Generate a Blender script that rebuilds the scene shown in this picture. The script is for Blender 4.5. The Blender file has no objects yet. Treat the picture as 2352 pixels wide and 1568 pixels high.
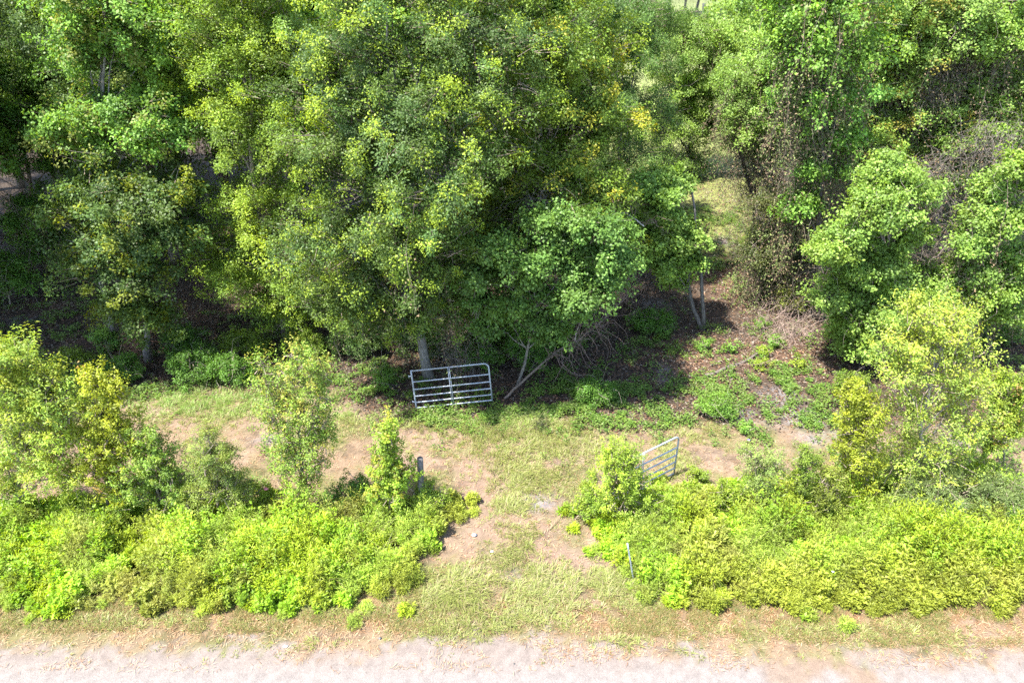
import bpy, math
import numpy as np

# ------------------------------------------------------------------ camera, sky, sun, exposure
S = bpy.context.scene
CAMH, PITCH = 13.0, math.radians(32.0)
cd = bpy.data.cameras.new("camera")
cd.sensor_width = 36.0; cd.lens = 24.0; cd.clip_start = 0.1; cd.clip_end = 2000
cam = bpy.data.objects.new("camera", cd); S.collection.objects.link(cam)
cam.location = (0, 0, CAMH); cam.rotation_euler = (math.pi/2 - PITCH, 0, 0)
S.camera = cam

SUN_EL, SUN_AZ = 64.0, 243.0          # azimuth clockwise from +Y (north): sun to the left, a little behind the camera
w = bpy.data.worlds.new("World"); S.world = w; w.use_nodes = True
nt = w.node_tree; bg = nt.nodes["Background"]
sky = nt.nodes.new("ShaderNodeTexSky"); sky.sky_type = 'NISHITA'; sky.sun_disc = False
sky.sun_elevation = math.radians(SUN_EL); sky.sun_rotation = math.radians(SUN_AZ)
nt.links.new(sky.outputs[0], bg.inputs[0]); bg.inputs[1].default_value = 0.135
sl = bpy.data.lights.new("sun", 'SUN'); sl.energy = 4.2; sl.angle = math.radians(0.5); sl.color = (1.0, 0.95, 0.86)
sun = bpy.data.objects.new("sun", sl); S.collection.objects.link(sun)
az, el = math.radians(SUN_AZ), math.radians(SUN_EL)
from mathutils import Vector
sdir = Vector((math.sin(az)*math.cos(el), math.cos(az)*math.cos(el), math.sin(el)))
sun.rotation_euler = sdir.to_track_quat('Z', 'Y').to_euler(); sun.location = (-30, -20, 50)
S.view_settings.view_transform = 'Standard'; S.view_settings.look = 'None'
S.view_settings.exposure = 2.25; S.view_settings.gamma = 1.0
cy = S.cycles
cy.max_bounces = 9; cy.diffuse_bounces = 6; cy.glossy_bounces = 2; cy.transmission_bounces = 5; cy.transparent_max_bounces = 4
cy.use_denoising = False; cy.use_adaptive_sampling = True; cy.adaptive_threshold = 0.01; cy.sample_clamp_indirect = 4.0

# ------------------------------------------------------------------ helpers
F_ = 1568.0
cp, sp = math.cos(PITCH), math.sin(PITCH)
def W(px, py, d):
    "point at forward distance d seen at photo position (2352 wide); also metres per photo pixel there"
    xr = (px-1176)/F_; yr = (784-py)/F_
    dy = cp + yr*sp; dz = -sp + yr*cp
    s = d/dy
    return np.array((xr*s, d, CAMH + dz*s)), s/F_
def G(px, py):
    xr = (px-1176)/F_; yr = (784-py)/F_
    dy = cp + yr*sp; dz = -sp + yr*cp
    s = -CAMH/dz
    return np.array((xr*s, dy*s, 0.0))

def hash2(ix, iy, seed):
    h = (ix*374761393 + iy*668265263 + seed*982451653) & 0xffffffff
    h = ((h ^ (h >> 13))*1274126177) & 0xffffffff
    return ((h ^ (h >> 16)) & 0xffff)/65535.0
def vnoise(x, y, seed):
    ix = np.floor(x).astype(np.int64); iy = np.floor(y).astype(np.int64)
    fx = x-ix; fy = y-iy
    fx = fx*fx*(3-2*fx); fy = fy*fy*(3-2*fy)
    a = hash2(ix, iy, seed); b = hash2(ix+1, iy, seed); c = hash2(ix, iy+1, seed); d = hash2(ix+1, iy+1, seed)
    return (a*(1-fx)+b*fx)*(1-fy) + (c*(1-fx)+d*fx)*fy
def fbm(x, y, scale, seed, oct=4):
    x = np.asarray(x, float)*scale; y = np.asarray(y, float)*scale
    s = 0; a = 0.5; t = 0
    for o in range(oct):
        s = s + a*vnoise(x, y, seed+o*17); t += a; a *= 0.55; x = x*2.03+7.1; y = y*2.03+3.7
    return s/t
def sstep(a, b, x):
    t = np.clip((x-a)/(b-a), 0, 1); return t*t*(3-2*t)
def unit(v):
    return v/np.maximum(np.linalg.norm(v, axis=-1, keepdims=True), 1e-9)

def gz(x, y):
    "ground height"
    near = fbm(x, y, 0.35, 5, 3)-0.5
    fine = fbm(x, y, 2.2, 9, 3)-0.5
    return near*0.22*sstep(8.5, 11, y) + fine*0.05*(0.25+0.75*sstep(8.6, 9.6, y))

class MB:
    "collects quads / tris with a colour per vertex"
    def __init__(s): s.v = []; s.c = []; s.f4 = []; s.f3 = []; s.n = 0
    def add(s, v, c, f4=None, f3=None):
        v = np.asarray(v, np.float32).reshape(-1, 3); c = np.asarray(c, np.float32)
        if c.ndim == 1: c = np.tile(c, (len(v), 1))
        s.v.append(v); s.c.append(c[:, :3])
        if f4 is not None and len(f4): s.f4.append(np.asarray(f4, np.int32).reshape(-1, 4)+s.n)
        if f3 is not None and len(f3): s.f3.append(np.asarray(f3, np.int32).reshape(-1, 3)+s.n)
        s.n += len(v)
    def build(s, name, mat, parent=None, smooth=False, origin=None):
        v = np.concatenate(s.v); c = np.concatenate(s.c)
        o = np.zeros(3) if origin is None else np.asarray(origin, float)
        v = v - o.astype(np.float32)
        f4 = np.concatenate(s.f4) if s.f4 else np.zeros((0, 4), np.int32)
        f3 = np.concatenate(s.f3) if s.f3 else np.zeros((0, 3), np.int32)
        me = bpy.data.meshes.new(name)
        me.vertices.add(len(v)); me.vertices.foreach_set("co", v.ravel())
        li = np.concatenate([f4.ravel(), f3.ravel()]).astype(np.int32)
        ls = np.concatenate([np.arange(len(f4))*4, len(f4)*4+np.arange(len(f3))*3]).astype(np.int32)
        me.loops.add(len(li)); me.loops.foreach_set("vertex_index", li)
        me.polygons.add(len(ls)); me.polygons.foreach_set("loop_start", ls)
        if smooth: me.polygons.foreach_set("use_smooth", np.ones(len(ls), bool))
        me.update(calc_edges=True)
        ca = me.color_attributes.new("col", 'FLOAT_COLOR', 'POINT')
        ca.data.foreach_set("color", np.concatenate([np.clip(c, 0, 1), np.ones((len(c), 1), np.float32)], 1).astype(np.float32).ravel())
        me.materials.append(mat)
        ob = bpy.data.objects.new(name, me); S.collection.objects.link(ob)
        ob.location = o
        if parent is not None:
            ob.parent = parent; ob.location = o - np.array(parent.location)
        return ob

def tag(o, label=None, cat=None, group=None, kind=None):
    if label: o["label"] = label
    if cat: o["category"] = cat
    if group: o["group"] = group
    if kind: o["kind"] = kind
    return o
def empty(name, loc):
    o = bpy.data.objects.new(name, None); S.collection.objects.link(o)
    o.location = loc; o.empty_display_size = 0.3
    return o

def kites(mb, P, D, N, L, Wd, C, fold=0.18, droop=0.0):
    "one folded leaf each: P base, D direction, N normal, L length, Wd width, C colour"
    n = len(P)
    D = unit(D); R = unit(np.cross(D, N)); U = np.cross(R, D)
    L = np.broadcast_to(L, (n,))[:, None]; Wd = np.broadcast_to(Wd, (n,))[:, None]
    mid = P + D*L*0.45
    v = np.empty((n, 4, 3)); v[:, 0] = P; v[:, 1] = mid - R*Wd*0.5 + U*Wd*fold
    v[:, 2] = P + D*L - U*L*droop; v[:, 3] = mid + R*Wd*0.5 + U*Wd*fold
    mb.add(v.reshape(-1, 3), np.repeat(C, 4, 0), np.arange(n*4).reshape(-1, 4))
def blades(mb, P, D, L, Wd, C, bend):
    "grass blade: base, mid, tip; D lean direction unit (horizontal), bend 0..1"
    n = len(P); L = np.broadcast_to(L, (n,))[:, None]; Wd = np.broadcast_to(Wd, (n,))[:, None]; b = np.broadcast_to(bend, (n,))[:, None]
    up = np.array((0, 0, 1.0)); R = unit(np.cross(D, up))
    m = P + up*L*0.55*(1-b*0.5) + D*L*0.35*b
    t = P + up*L*(1-b*0.92) + D*L*(0.25+0.7*b)
    v = np.empty((n, 5, 3)); v[:, 0] = P-R*Wd/2; v[:, 1] = P+R*Wd/2; v[:, 2] = m+R*Wd*0.4; v[:, 3] = m-R*Wd*0.4; v[:, 4] = t
    i = np.arange(n)[:, None]*5
    mb.add(v.reshape(-1, 3), np.repeat(C, 5, 0), i+np.array([0, 1, 2, 3]), i+np.array([3, 2, 4]))
def twigs(mb, A, B, ra, rb, C):
    "three-sided thin sticks from A to B"
    n = len(A); D = unit(B-A)
    h = np.where(np.abs(D[:, 2:3]) > 0.9, np.array([[1.0, 0, 0]]), np.array([[0, 0, 1.0]]))
    R = unit(np.cross(D, h)); U = np.cross(R, D)
    ra = np.broadcast_to(ra, (n,))[:, None]; rb = np.broadcast_to(rb, (n,))[:, None]
    v = np.empty((n, 6, 3))
    for k in range(3):
        a = k*2*math.pi/3; d = R*math.cos(a)+U*math.sin(a)
        v[:, k] = A+d*ra; v[:, 3+k] = B+d*rb
    i = np.arange(n)[:, None]*6
    f = np.concatenate([i+np.array([0, 1, 4, 3]), i+np.array([1, 2, 5, 4]), i+np.array([2, 0, 3, 5])])
    mb.add(v.reshape(-1, 3), np.repeat(C, 6, 0) if C.ndim == 2 else C, f)
def chains(mb, P, D, nseg, seg, r, C, rng, wander=0.4, grav=0.0):
    "wandering twig chains started at P"
    P = P.copy(); D = unit(D); pts = []
    for k in range(nseg):
        D = unit(D + rng.normal(0, wander, P.shape) + np.array((0, 0, -grav)))
        Q = P + D*(seg*(0.7+0.6*rng.random(len(P))))[:, None]
        twigs(mb, P, Q, r*(1-k/nseg*0.7), r*(1-(k+1)/nseg*0.7), C); P = Q; pts.append(P)
    return np.concatenate(pts)
def tube(mb, pts, rad, C, sides=9, cap=True, rng=None, rough=0.0):
    pts = np.asarray(pts, float); n = len(pts); rad = np.broadcast_to(rad, (n,))
    T = np.gradient(pts, axis=0); T = unit(T)
    ref = np.array((0.3, 0.95, 0.1)) if abs(T[0][2]) > 0.6 else np.array((0, 0, 1.0))
    V = []
    R = unit(np.cross(T[0], ref))
    for i in range(n):
        R = unit(R - T[i]*np.dot(R, T[i])); U = np.cross(T[i], R)
        for k in range(sides):
            a = 2*math.pi*k/sides
            rr = rad[i]*(1 + (rng.normal(0, rough) if rng is not None and rough else 0))
            V.append(pts[i] + (R*math.cos(a)+U*math.sin(a))*rr)
    f4 = [(i*sides+k, i*sides+(k+1) % sides, (i+1)*sides+(k+1) % sides, (i+1)*sides+k) for i in range(n-1) for k in range(sides)]
    f3 = []
    if cap:
        V.append(pts[0]); V.append(pts[-1]); a = n*sides; b = a+1
        f3 = [(a, (k+1) % sides, k) for k in range(sides)] + [(b, (n-1)*sides+k, (n-1)*sides+(k+1) % sides) for k in range(sides)]
    mb.add(np.array(V), np.asarray(C), f4, f3)
def wig(a, b, n, amp, rng):
    "a wandering line from a to b"
    t = np.linspace(0, 1, n)[:, None]; a = np.asarray(a, float); b = np.asarray(b, float)
    o = np.cumsum(rng.normal(0, 1, (n, 3)), 0); o -= o[0]; o = o - t*o[-1]
    return a*(1-t) + b*t + o*amp*np.linalg.norm(b-a)/n

# ------------------------------------------------------------------ materials
def newmat(name):
    m = bpy.data.materials.new(name); m.use_nodes = True; nt = m.node_tree; nt.nodes.clear()
    out = nt.nodes.new("ShaderNodeOutputMaterial"); return m, nt, out
def leaf_mat(name, trans=0.42, rough=0.5, spec=0.3):
    m, nt, out = newmat(name); N = nt.nodes.new; L = nt.links.new
    at = N("ShaderNodeAttribute"); at.attribute_name = "col"
    no = N("ShaderNodeTexNoise"); no.inputs["Scale"].default_value = 26; no.inputs["Detail"].default_value = 2
    tc = N("ShaderNodeTexCoord"); L(tc.outputs["Object"], no.inputs["Vector"])
    mr = N("ShaderNodeMapRange"); mr.inputs[1].default_value = 0.3; mr.inputs[2].default_value = 0.7; mr.inputs[3].default_value = 0.82; mr.inputs[4].default_value = 1.18
    L(no.outputs[0], mr.inputs[0])
    mx = N("ShaderNodeMix"); mx.data_type = 'RGBA'; mx.blend_type = 'MULTIPLY'; mx.inputs[0].default_value = 1
    L(at.outputs["Color"], mx.inputs[6]); L(mr.outputs[0], mx.inputs[7])
    p = N("ShaderNodeBsdfPrincipled"); p.inputs["Roughness"].default_value = rough; p.inputs["Specular IOR Level"].default_value = spec
    L(mx.outputs[2], p.inputs["Base Color"])
    hs = N("ShaderNodeHueSaturation"); hs.inputs["Hue"].default_value = 0.485; hs.inputs["Saturation"].default_value = 1.1; hs.inputs["Value"].default_value = 1.35
    L(mx.outputs[2], hs.inputs["Color"])
    t = N("ShaderNodeBsdfTranslucent"); L(hs.outputs[0], t.inputs[0])
    ms = N("ShaderNodeMixShader"); ms.inputs[0].default_value = trans
    L(p.outputs[0], ms.inputs[1]); L(t.outputs[0], ms.inputs[2]); L(ms.outputs[0], out.inputs[0])
    return m
def bark_mat(name, scale=(14, 14, 3), rough=0.9):
    m, nt, out = newmat(name); N = nt.nodes.new; L = nt.links.new
    at = N("ShaderNodeAttribute"); at.attribute_name = "col"
    tc = N("ShaderNodeTexCoord"); mp = N("ShaderNodeMapping"); mp.inputs["Scale"].default_value = scale
    L(tc.outputs["Object"], mp.inputs[0])
    no = N("ShaderNodeTexNoise"); no.inputs["Scale"].default_value = 1.6; no.inputs["Detail"].default_value = 6; L(mp.outputs[0], no.inputs["Vector"])
    mr = N("ShaderNodeMapRange"); mr.inputs[1].default_value = 0.3; mr.inputs[2].default_value = 0.7; mr.inputs[3].default_value = 0.5; mr.inputs[4].default_value = 1.5
    L(no.outputs[0], mr.inputs[0])
    mx = N("ShaderNodeMix"); mx.data_type = 'RGBA'; mx.blend_type = 'MULTIPLY'; mx.inputs[0].default_value = 1
    L(at.outputs["Color"], mx.inputs[6]); L(mr.outputs[0], mx.inputs[7])
    p = N("ShaderNodeBsdfPrincipled"); p.inputs["Roughness"].default_value = rough; L(mx.outputs[2], p.inputs["Base Color"])
    bp = N("ShaderNodeBump"); bp.inputs["Strength"].default_value = 0.6; bp.inputs["Distance"].default_value = 0.02
    L(no.outputs[0], bp.inputs["Height"]); L(bp.outputs[0], p.inputs["Normal"]); L(p.outputs[0], out.inputs[0])
    return m
def ground_mat():
    m, nt, out = newmat("ground_soil"); N = nt.nodes.new; L = nt.links.new
    at = N("ShaderNodeAttribute"); at.attribute_name = "col"
    tc = N("ShaderNodeTexCoord")
    def noise(scale, det, lo, hi, dist=0.0):
        no = N("ShaderNodeTexNoise"); no.inputs["Scale"].default_value = scale; no.inputs["Detail"].default_value = det
        no.inputs["Distortion"].default_value = dist; L(tc.outputs["Object"], no.inputs["Vector"])
        mr = N("ShaderNodeMapRange"); mr.inputs[1].default_value = 0.3; mr.inputs[2].default_value = 0.7; mr.inputs[3].default_value = lo; mr.inputs[4].default_value = hi
        L(no.outputs[0], mr.inputs[0]); return no, mr
    n1, m1 = noise(34, 5, 0.78, 1.2, 1.5); n2, m2 = noise(5, 5, 0.85, 1.15); n3, m3 = noise(150, 3, 0.88, 1.1)
    cur = at.outputs["Color"]
    for mm in (m1, m2, m3):
        mx = N("ShaderNodeMix"); mx.data_type = 'RGBA'; mx.blend_type = 'MULTIPLY'; mx.inputs[0].default_value = 1
        L(cur, mx.inputs[6]); L(mm.outputs[0], mx.inputs[7]); cur = mx.outputs[2]
    p = N("ShaderNodeBsdfPrincipled"); p.inputs["Roughness"].default_value = 0.95; p.inputs["Specular IOR Level"].default_value = 0.2
    L(cur, p.inputs["Base Color"])
    bp = N("ShaderNodeBump"); bp.inputs["Strength"].default_value = 0.7; bp.inputs["Distance"].default_value = 0.03
    L(n1.outputs[0], bp.inputs["Height"]); L(bp.outputs[0], p.inputs["Normal"]); L(p.outputs[0], out.inputs[0])
    return m
def metal_mat(name, col, rough=0.38, metallic=0.85):
    m, nt, out = newmat(name); N = nt.nodes.new; L = nt.links.new
    tc = N("ShaderNodeTexCoord"); no = N("ShaderNodeTexNoise"); no.inputs["Scale"].default_value = 9; no.inputs["Detail"].default_value = 5
    L(tc.outputs["Object"], no.inputs["Vector"])
    cr = N("ShaderNodeValToRGB"); cr.color_ramp.elements[0].position = 0.3; cr.color_ramp.elements[1].position = 0.7
    cr.color_ramp.elements[0].color = (*[c*0.72 for c in col], 1); cr.color_ramp.elements[1].color = (*col, 1)
    L(no.outputs[0], cr.inputs[0])
    p = N("ShaderNodeBsdfPrincipled"); p.inputs["Metallic"].default_value = metallic; p.inputs["Roughness"].default_value = rough
    L(cr.outputs[0], p.inputs["Base Color"]); L(p.outputs[0], out.inputs[0]); return m
M_leaf = leaf_mat("leaf"); M_gloss = leaf_mat("leaf_waxy", 0.38, 0.5, 0.26); M_grass = leaf_mat("grass_blade", 0.3, 0.55, 0.35)
M_dry = leaf_mat("dry_leaf", 0.12, 0.8, 0.2); M_bark = bark_mat("bark"); M_ground = ground_mat()
M_galv = metal_mat("galvanised_steel", (0.36, 0.40, 0.46), 0.5, 0.4)
M_stone = bark_mat("stone", (20, 20, 20), 0.8); M_cloth = leaf_mat("paper_scrap", 0.2, 0.6, 0.3)

# ------------------------------------------------------------------ ground zones (all in metres on the ground)
def zones(x, y):
    """returns weights dict on ground points"""
    n1 = fbm(x, y, 0.5, 21); n2 = fbm(x, y, 1.6, 33); n3 = fbm(x, y, 5.0, 47)
    e = 8.82 + (n1-0.5)*0.6 + (n2-0.5)*0.9 + (n3-0.5)*0.5
    e = e + 0.22*np.exp(-((x+0.2)/2.2)**2) - 0.18*sstep(2, 6, x)
    e = e + (n3-0.5)*0.6
    road = 1-sstep(e-0.32, e+0.12, y)
    # drive: two wheel tracks from the road between the weed banks and opening to the clearing
    ax = -0.15 + 0.0*y
    tl = np.exp(-((x-(ax-0.72-(y-12)*0.16))/0.6)**2)*sstep(10.9, 11.5, y)*(1-sstep(14.2, 15.4, y))*1.3
    tr = np.exp(-((x-(ax+1.15))/0.42)**2)*sstep(9.8, 11, y)*(1-sstep(13.0, 14.0, y))*1.3
    track = np.clip((tl+tr)*(0.55+n2*0.9), 0, 1)
    tp = np.zeros_like(x)
    for px, py, rx, ry in [(1135,1370,34,50),(1350,1400,36,60),(1320,1290,60,28),(1040,1405,50,14),(1180,1320,28,14),(1290,1460,60,14)]:
        c = G(px, py); tp = np.maximum(tp, np.exp(-((x-c[0])/(G(px+rx, py)[0]-c[0]))**2-((y-c[1])/(G(px, py-ry)[1]-c[1]))**2))
    track = np.clip(track+tp*(.5+n2), 0, 1)
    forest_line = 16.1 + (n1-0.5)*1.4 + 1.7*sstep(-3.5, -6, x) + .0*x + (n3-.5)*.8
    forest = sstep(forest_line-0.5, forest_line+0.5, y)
    return road, track, forest, n1, n2, n3
SANDY = [(1790, 915, 60, 32), (1690, 955, 60, 20), (1820, 960, 90, 30), (1870, 1000, 60, 22), (1525, 860, 25, 25), (1325, 912, 30, 12), (1665, 555, 30, 14),
         (60, 732, 60, 9), (160, 900, 30, 10), (1230, 1150, 55, 24), (1500, 700, 40, 12), (1180, 1320, 25, 16), (2240, 1010, 90, 25), (620, 1010, 60, 14), (1040, 1410, 25, 14)]
REDLIT_DAPPLES = [(1780, 820, 130, 40), (1660, 640, 60, 50), (1700, 500, 50, 60), (900, 740, 30, 30), (30, 490, 80, 14), (120, 700, 90, 14), (60, 560, 70, 14), (200, 780, 60, 10), (450, 725, 90, 12), (1600, 820, 90, 50)]  # red litter patches; the thin streaks at the left are painted sun dapples
def blobw(x, y, lst):
    t = np.zeros_like(x)
    for px, py, rx, ry in lst:
        c = G(px, py); a = G(px+rx, py); b = G(px, py-ry)
        t = np.maximum(t, np.exp(-((x-c[0])/(a[0]-c[0]))**2-((y-c[1])/(b[1]-c[1]))**2))
    return t
def mix(a, b, t): return a*(1-t[:, None]) + np.asarray(b)*t[:, None]
def ground_colour(x, y):
    road, track, forest, n1, n2, n3 = zones(x, y)
    c = np.tile(np.array((0.37, 0.265, 0.175)), (len(x), 1))              # dry thatch
    c = mix(c, (0.23, 0.235, 0.085), sstep(0.40, 0.58, n2*0.6+n1*0.4)*0.9)   # green tinge
    c = mix(c, (0.43, 0.31, 0.23), sstep(0.55, 0.7, fbm(x, y, 0.9, 71))*0.7)
    c = mix(c, (0.36, 0.25, 0.185), np.clip(track*.8*(.3+1.1*n3), 0, 1))
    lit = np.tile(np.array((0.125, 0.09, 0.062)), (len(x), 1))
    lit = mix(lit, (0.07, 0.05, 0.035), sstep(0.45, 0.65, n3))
    lit = mix(lit, (0.23, 0.13, 0.085), np.clip(blobw(x, y, REDLIT_DAPPLES)*1.2*(0.3+n2), 0, 1)*0.75)  # reddens the litter and paints the light dapples at the left
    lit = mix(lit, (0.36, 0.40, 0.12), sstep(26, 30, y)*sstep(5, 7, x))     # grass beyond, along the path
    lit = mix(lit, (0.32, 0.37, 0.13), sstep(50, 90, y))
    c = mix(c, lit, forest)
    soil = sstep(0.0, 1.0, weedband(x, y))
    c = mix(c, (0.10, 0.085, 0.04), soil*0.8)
    sandw = np.clip(blobw(x, y, SANDY)*1.5*(0.35+n2*1.1) - 0.25, 0, 1)
    c = mix(c, (0.36, 0.325, 0.315), sandw*(.35+.65*sstep(.35, .6, n3)))
    verge = np.clip(1-np.abs(y-9.5)/0.9, 0, 1)
    c = mix(c, (0.29, 0.17, 0.075), verge*(.35+.6*sstep(.4, .6, n3)))
    c = c*(0.80+0.36*fbm(x, y, 9.0, 97, 3))[:, None]*(1-.35*sstep(.6, .72, fbm(x, y, 2.9, 99, 3)))[:, None]
    rc = np.tile(np.array((0.35, 0.29, 0.25)), (len(x), 1))
    rc = mix(rc, (0.375, 0.343, 0.318), sstep(8.6, 7.6, y) if False else 1-sstep(7.6, 8.7, y))
    rc = mix(rc, (0.34, 0.23, 0.15), sstep(0.5, 0.72, fbm(x, y, 1.3, 90))*sstep(1.0, 7, x)*0.75)
    rc = mix(rc, (0.30, 0.235, 0.19), sstep(0.5, 0.75, fbm(x, y, 3.1, 93))*sstep(7.9, 8.8, y)*0.35)
    return mix(c, rc, road)*np.array((0.44, 0.44, 0.455))
def weedband(x, y):
    "how deep inside the two banks of tall weeds a point lies, in metres (clipped)"
    n = (fbm(x, y, 0.7, 61)-0.5)*1.0 + (fbm(x, y, 2.4, 63)-0.5)*1.2
    front = 9.7 + 0.0*x
    backL = 12.9 - 0.02*np.abs(x); backR = 13.0 + 0.08*(x-2)
    rl = -1.35 - np.clip(12.6-y, 0, 4)*0.42
    rr = 1.6 + np.clip(12.8-y, 0, 4)*0.42
    L = np.minimum(np.minimum(y-front, backL-y), rl-x)
    R = np.minimum(np.minimum(y-front+0.0*x, backR-y), x-rr)
    return np.maximum(L, R) + n*0.6

# nonuniform grid: fine in front, coarse to the horizon
def axis(parts):
    a = [np.arange(p0, p1, st) for p0, p1, st in parts]
    return np.concatenate(a)
gx = np.concatenate([-np.geomspace(700, 24, 26), axis([(-22, 22, 0.1)]), np.geomspace(22.5, 700, 26)])
gy = np.concatenate([np.linspace(-80, 6, 18), axis([(6.3, 20, 0.09), (20, 40, 0.28)]), np.geomspace(40.5, 1200, 60)])
X, Y = np.meshgrid(gx, gy); x = X.ravel(); y = Y.ravel()
Z = gz(x, y)
gm = MB(); nx, ny = len(gx), len(gy)
ii = (np.arange(ny-1)[:, None]*nx + np.arange(nx-1)[None]).ravel()
gm.add(np.stack([x, y, Z], 1), ground_colour(x, y), np.stack([ii, ii+1, ii+nx+1, ii+nx], 1))
ground = gm.build("ground", M_ground, smooth=True); tag(ground, kind="structure")

# ------------------------------------------------------------------ foliage
def vary(C, rng, a=0.25): return C*(1-a+2*a*rng.random((len(C), 1)))
def pick(pal, w): return np.asarray(pal)[w]
def crown(mb, blobs, rng, pal, dens=9.0, per=28, leaf=(0.10, 0.07), spray=0.34, tipcol=None, tipp=0.12, tw=None, twc=(0.2, 0.16, 0.12), bump=0.25, upb=0.55, droop=0.0, seethru=0.0, elong=0.9, rise=0.15, bough=0.0, tiplight=0.35):
    """leaf sprays over the blobs' shells. blobs: (centre, (rx,ry,rz)); pal: list of colours"""
    pal = np.asarray(pal, float); fine = 0.88 if bough > 0 else .85; leaf = (leaf[0]*0.78*fine, leaf[1]*0.72*fine); per = int(per*1.55/fine**1.7)
    for bi, (c, r) in enumerate(blobs):
        c = np.asarray(c); r = np.asarray(r)
        rm = (r[0]*r[1]*r[2])**(1/3)
        sub = min(0.55, max(0.13, rm*0.36))
        ns = int(4*math.pi*rm*rm/(sub*sub)*0.27*(1-seethru))+4
        d = unit(rng.normal(0, 1, (ns, 3)))
        d[:, 2] = np.where((d[:, 2] < -0.3) & (rng.random(ns) < 0.65), -d[:, 2], d[:, 2])
        ph = rng.random(3)*6.28
        lump = 1 + bump*(np.sin(d[:, 0]*4.3+ph[0])*np.sin(d[:, 1]*3.7+ph[1]) + 0.5*np.sin(d[:, 2]*6.1+d[:, 0]*5+ph[2]))
        sc = c + d*r*(lump*(1.22-0.68*rng.random(ns)**1.2))[:, None]
        sr = sub*(0.55+0.75*rng.random(ns)); stint = 0.72+0.56*rng.random(ns); sidx = rng.integers(0, len(pal), ns)
        m_ = max(2, int(dens*4*math.pi*rm*rm*1.25/ns))
        si = np.repeat(np.arange(ns), m_); si = np.concatenate([si, rng.integers(0, ns, int(ns*m_*.28))]); n = len(si)
        dd = unit(rng.normal(0, 1, (n, 3))+d[si]*0.55+np.array((0, 0, .35)))
        p = sc[si] + dd*(sr[si]*(0.55+0.5*rng.random(n)))[:, None]*np.array((1.15, 1.15, .75))
        last = np.arange(n) >= ns*m_
        tq = np.full(n, .6)
        if bough > 0:
            a_s = unit(d*np.array((1, 1, .3)) + rng.normal(0, .28, (ns, 3))); a_s[:, 2] = a_s[:, 2]*.6 + .12
            sd = unit(np.cross(a_s, np.array((0, 0, 1.0)))+1e-6); Lb = sub*rng.uniform(1.6, 3.4, ns)
            st = c + d*r*(lump*rng.uniform(.30, .92, ns))[:, None]
            tq = rng.random(n)**.75
            wq = sub*(.62*(1-tq*.75)+.05)*rng.normal(0, .75, n)
            p = st[si] + a_s[si]*(Lb[si]*tq)[:, None] + sd[si]*wq[:, None]
            p[:, 2] += sub*.16*rng.normal(0, 1, n) - bough*Lb[si]*tq**2 - .25*np.abs(wq)
            dd = unit(a_s[si]*.8 + sd[si]*(wq/sub)[:, None]*.8 + np.array((0, 0, .25-bough*tq.mean())))
            d = dd
        p[last] = c + (p[last]-c)*0.6*rng.random((last.sum(), 1))
        if bough <= 0: d = unit(dd*0.8 + d[si]*0.6)
        # drop those buried in other blobs
        keep = np.ones(n, bool)
        for bj, (c2, r2) in enumerate(blobs):
            if bj == bi: continue
            q = np.linalg.norm((p-c2)/r2, axis=1)
            keep &= ~((q < 0.62) & (rng.random(n) < 0.85))
        keep &= p[:, 2] > 0.15
        p = p[keep]; d = d[keep]; si = si[keep]; tq = tq[keep]; n = len(p)
        if n == 0: continue
        out = d
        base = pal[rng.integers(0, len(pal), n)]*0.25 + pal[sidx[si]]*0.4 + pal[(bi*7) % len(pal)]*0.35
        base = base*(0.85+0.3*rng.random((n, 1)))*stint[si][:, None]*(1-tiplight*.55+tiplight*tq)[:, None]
        if tipcol is not None:
            ty = (rng.random(n) < tipp*np.clip(0.5+out[:, 2], 0.2, 1.6)*np.where(stint[si] > 1.0, 1.7, .4)*(np.where(tq > .68, 1.9, .25) if bough > 0 else 1))
            base[ty] = np.asarray(tipcol)*(0.8+0.4*rng.random((ty.sum(), 1)))
        k = per
        sz = spray*(0.6+0.8*rng.random(n))
        P = np.repeat(p, k, 0); O = np.repeat(out, k, 0); SZ = np.repeat(sz, k); m = len(P)
        o = unit(rng.normal(0, 1, (m, 3)))*(rng.random((m, 1))**0.45)
        o = o - O*(np.sum(o*O, 1, keepdims=True))*0.45
        o[:, 2] -= droop*np.abs(rng.random(m))
        ed = unit(out + rng.normal(0, .35, (n, 3)) + np.array((0, 0, rise)))
        tpos = rng.random(m)*1.3-.4
        Q = P + o*(SZ*(1-.35*min(elong, 1.6))*(1.15-.6*np.clip(tpos, 0, 1)))[:, None] + np.repeat(ed, k, 0)*(SZ*elong*tpos)[:, None]
        up = np.array((0, 0, 1.0))
        N_ = unit(up*upb + O*0.5 + rng.normal(0, 0.5, (m, 3)))
        D = unit(o + rng.normal(0, 0.35, (m, 3)) + np.array((0, 0, -0.15-droop*0.5)))
        D = unit(D - N_*np.sum(D*N_, 1, keepdims=True))
        Ls = leaf[0]*(0.65+0.7*rng.random(m)); Ws = leaf[1]*(0.65+0.7*rng.random(m))
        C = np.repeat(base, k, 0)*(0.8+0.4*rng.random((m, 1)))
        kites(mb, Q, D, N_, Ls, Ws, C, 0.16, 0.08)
        if tw is not None:
            a = p - out*(spray*1.6) + rng.normal(0, 0.08, p.shape); b = p + out*spray*0.6*rng.random((n, 1))
            sel = rng.random(n) < 0.6
            if sel.any(): twigs(tw, a[sel], b[sel], 0.011, 0.004, np.asarray(twc, float))
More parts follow.
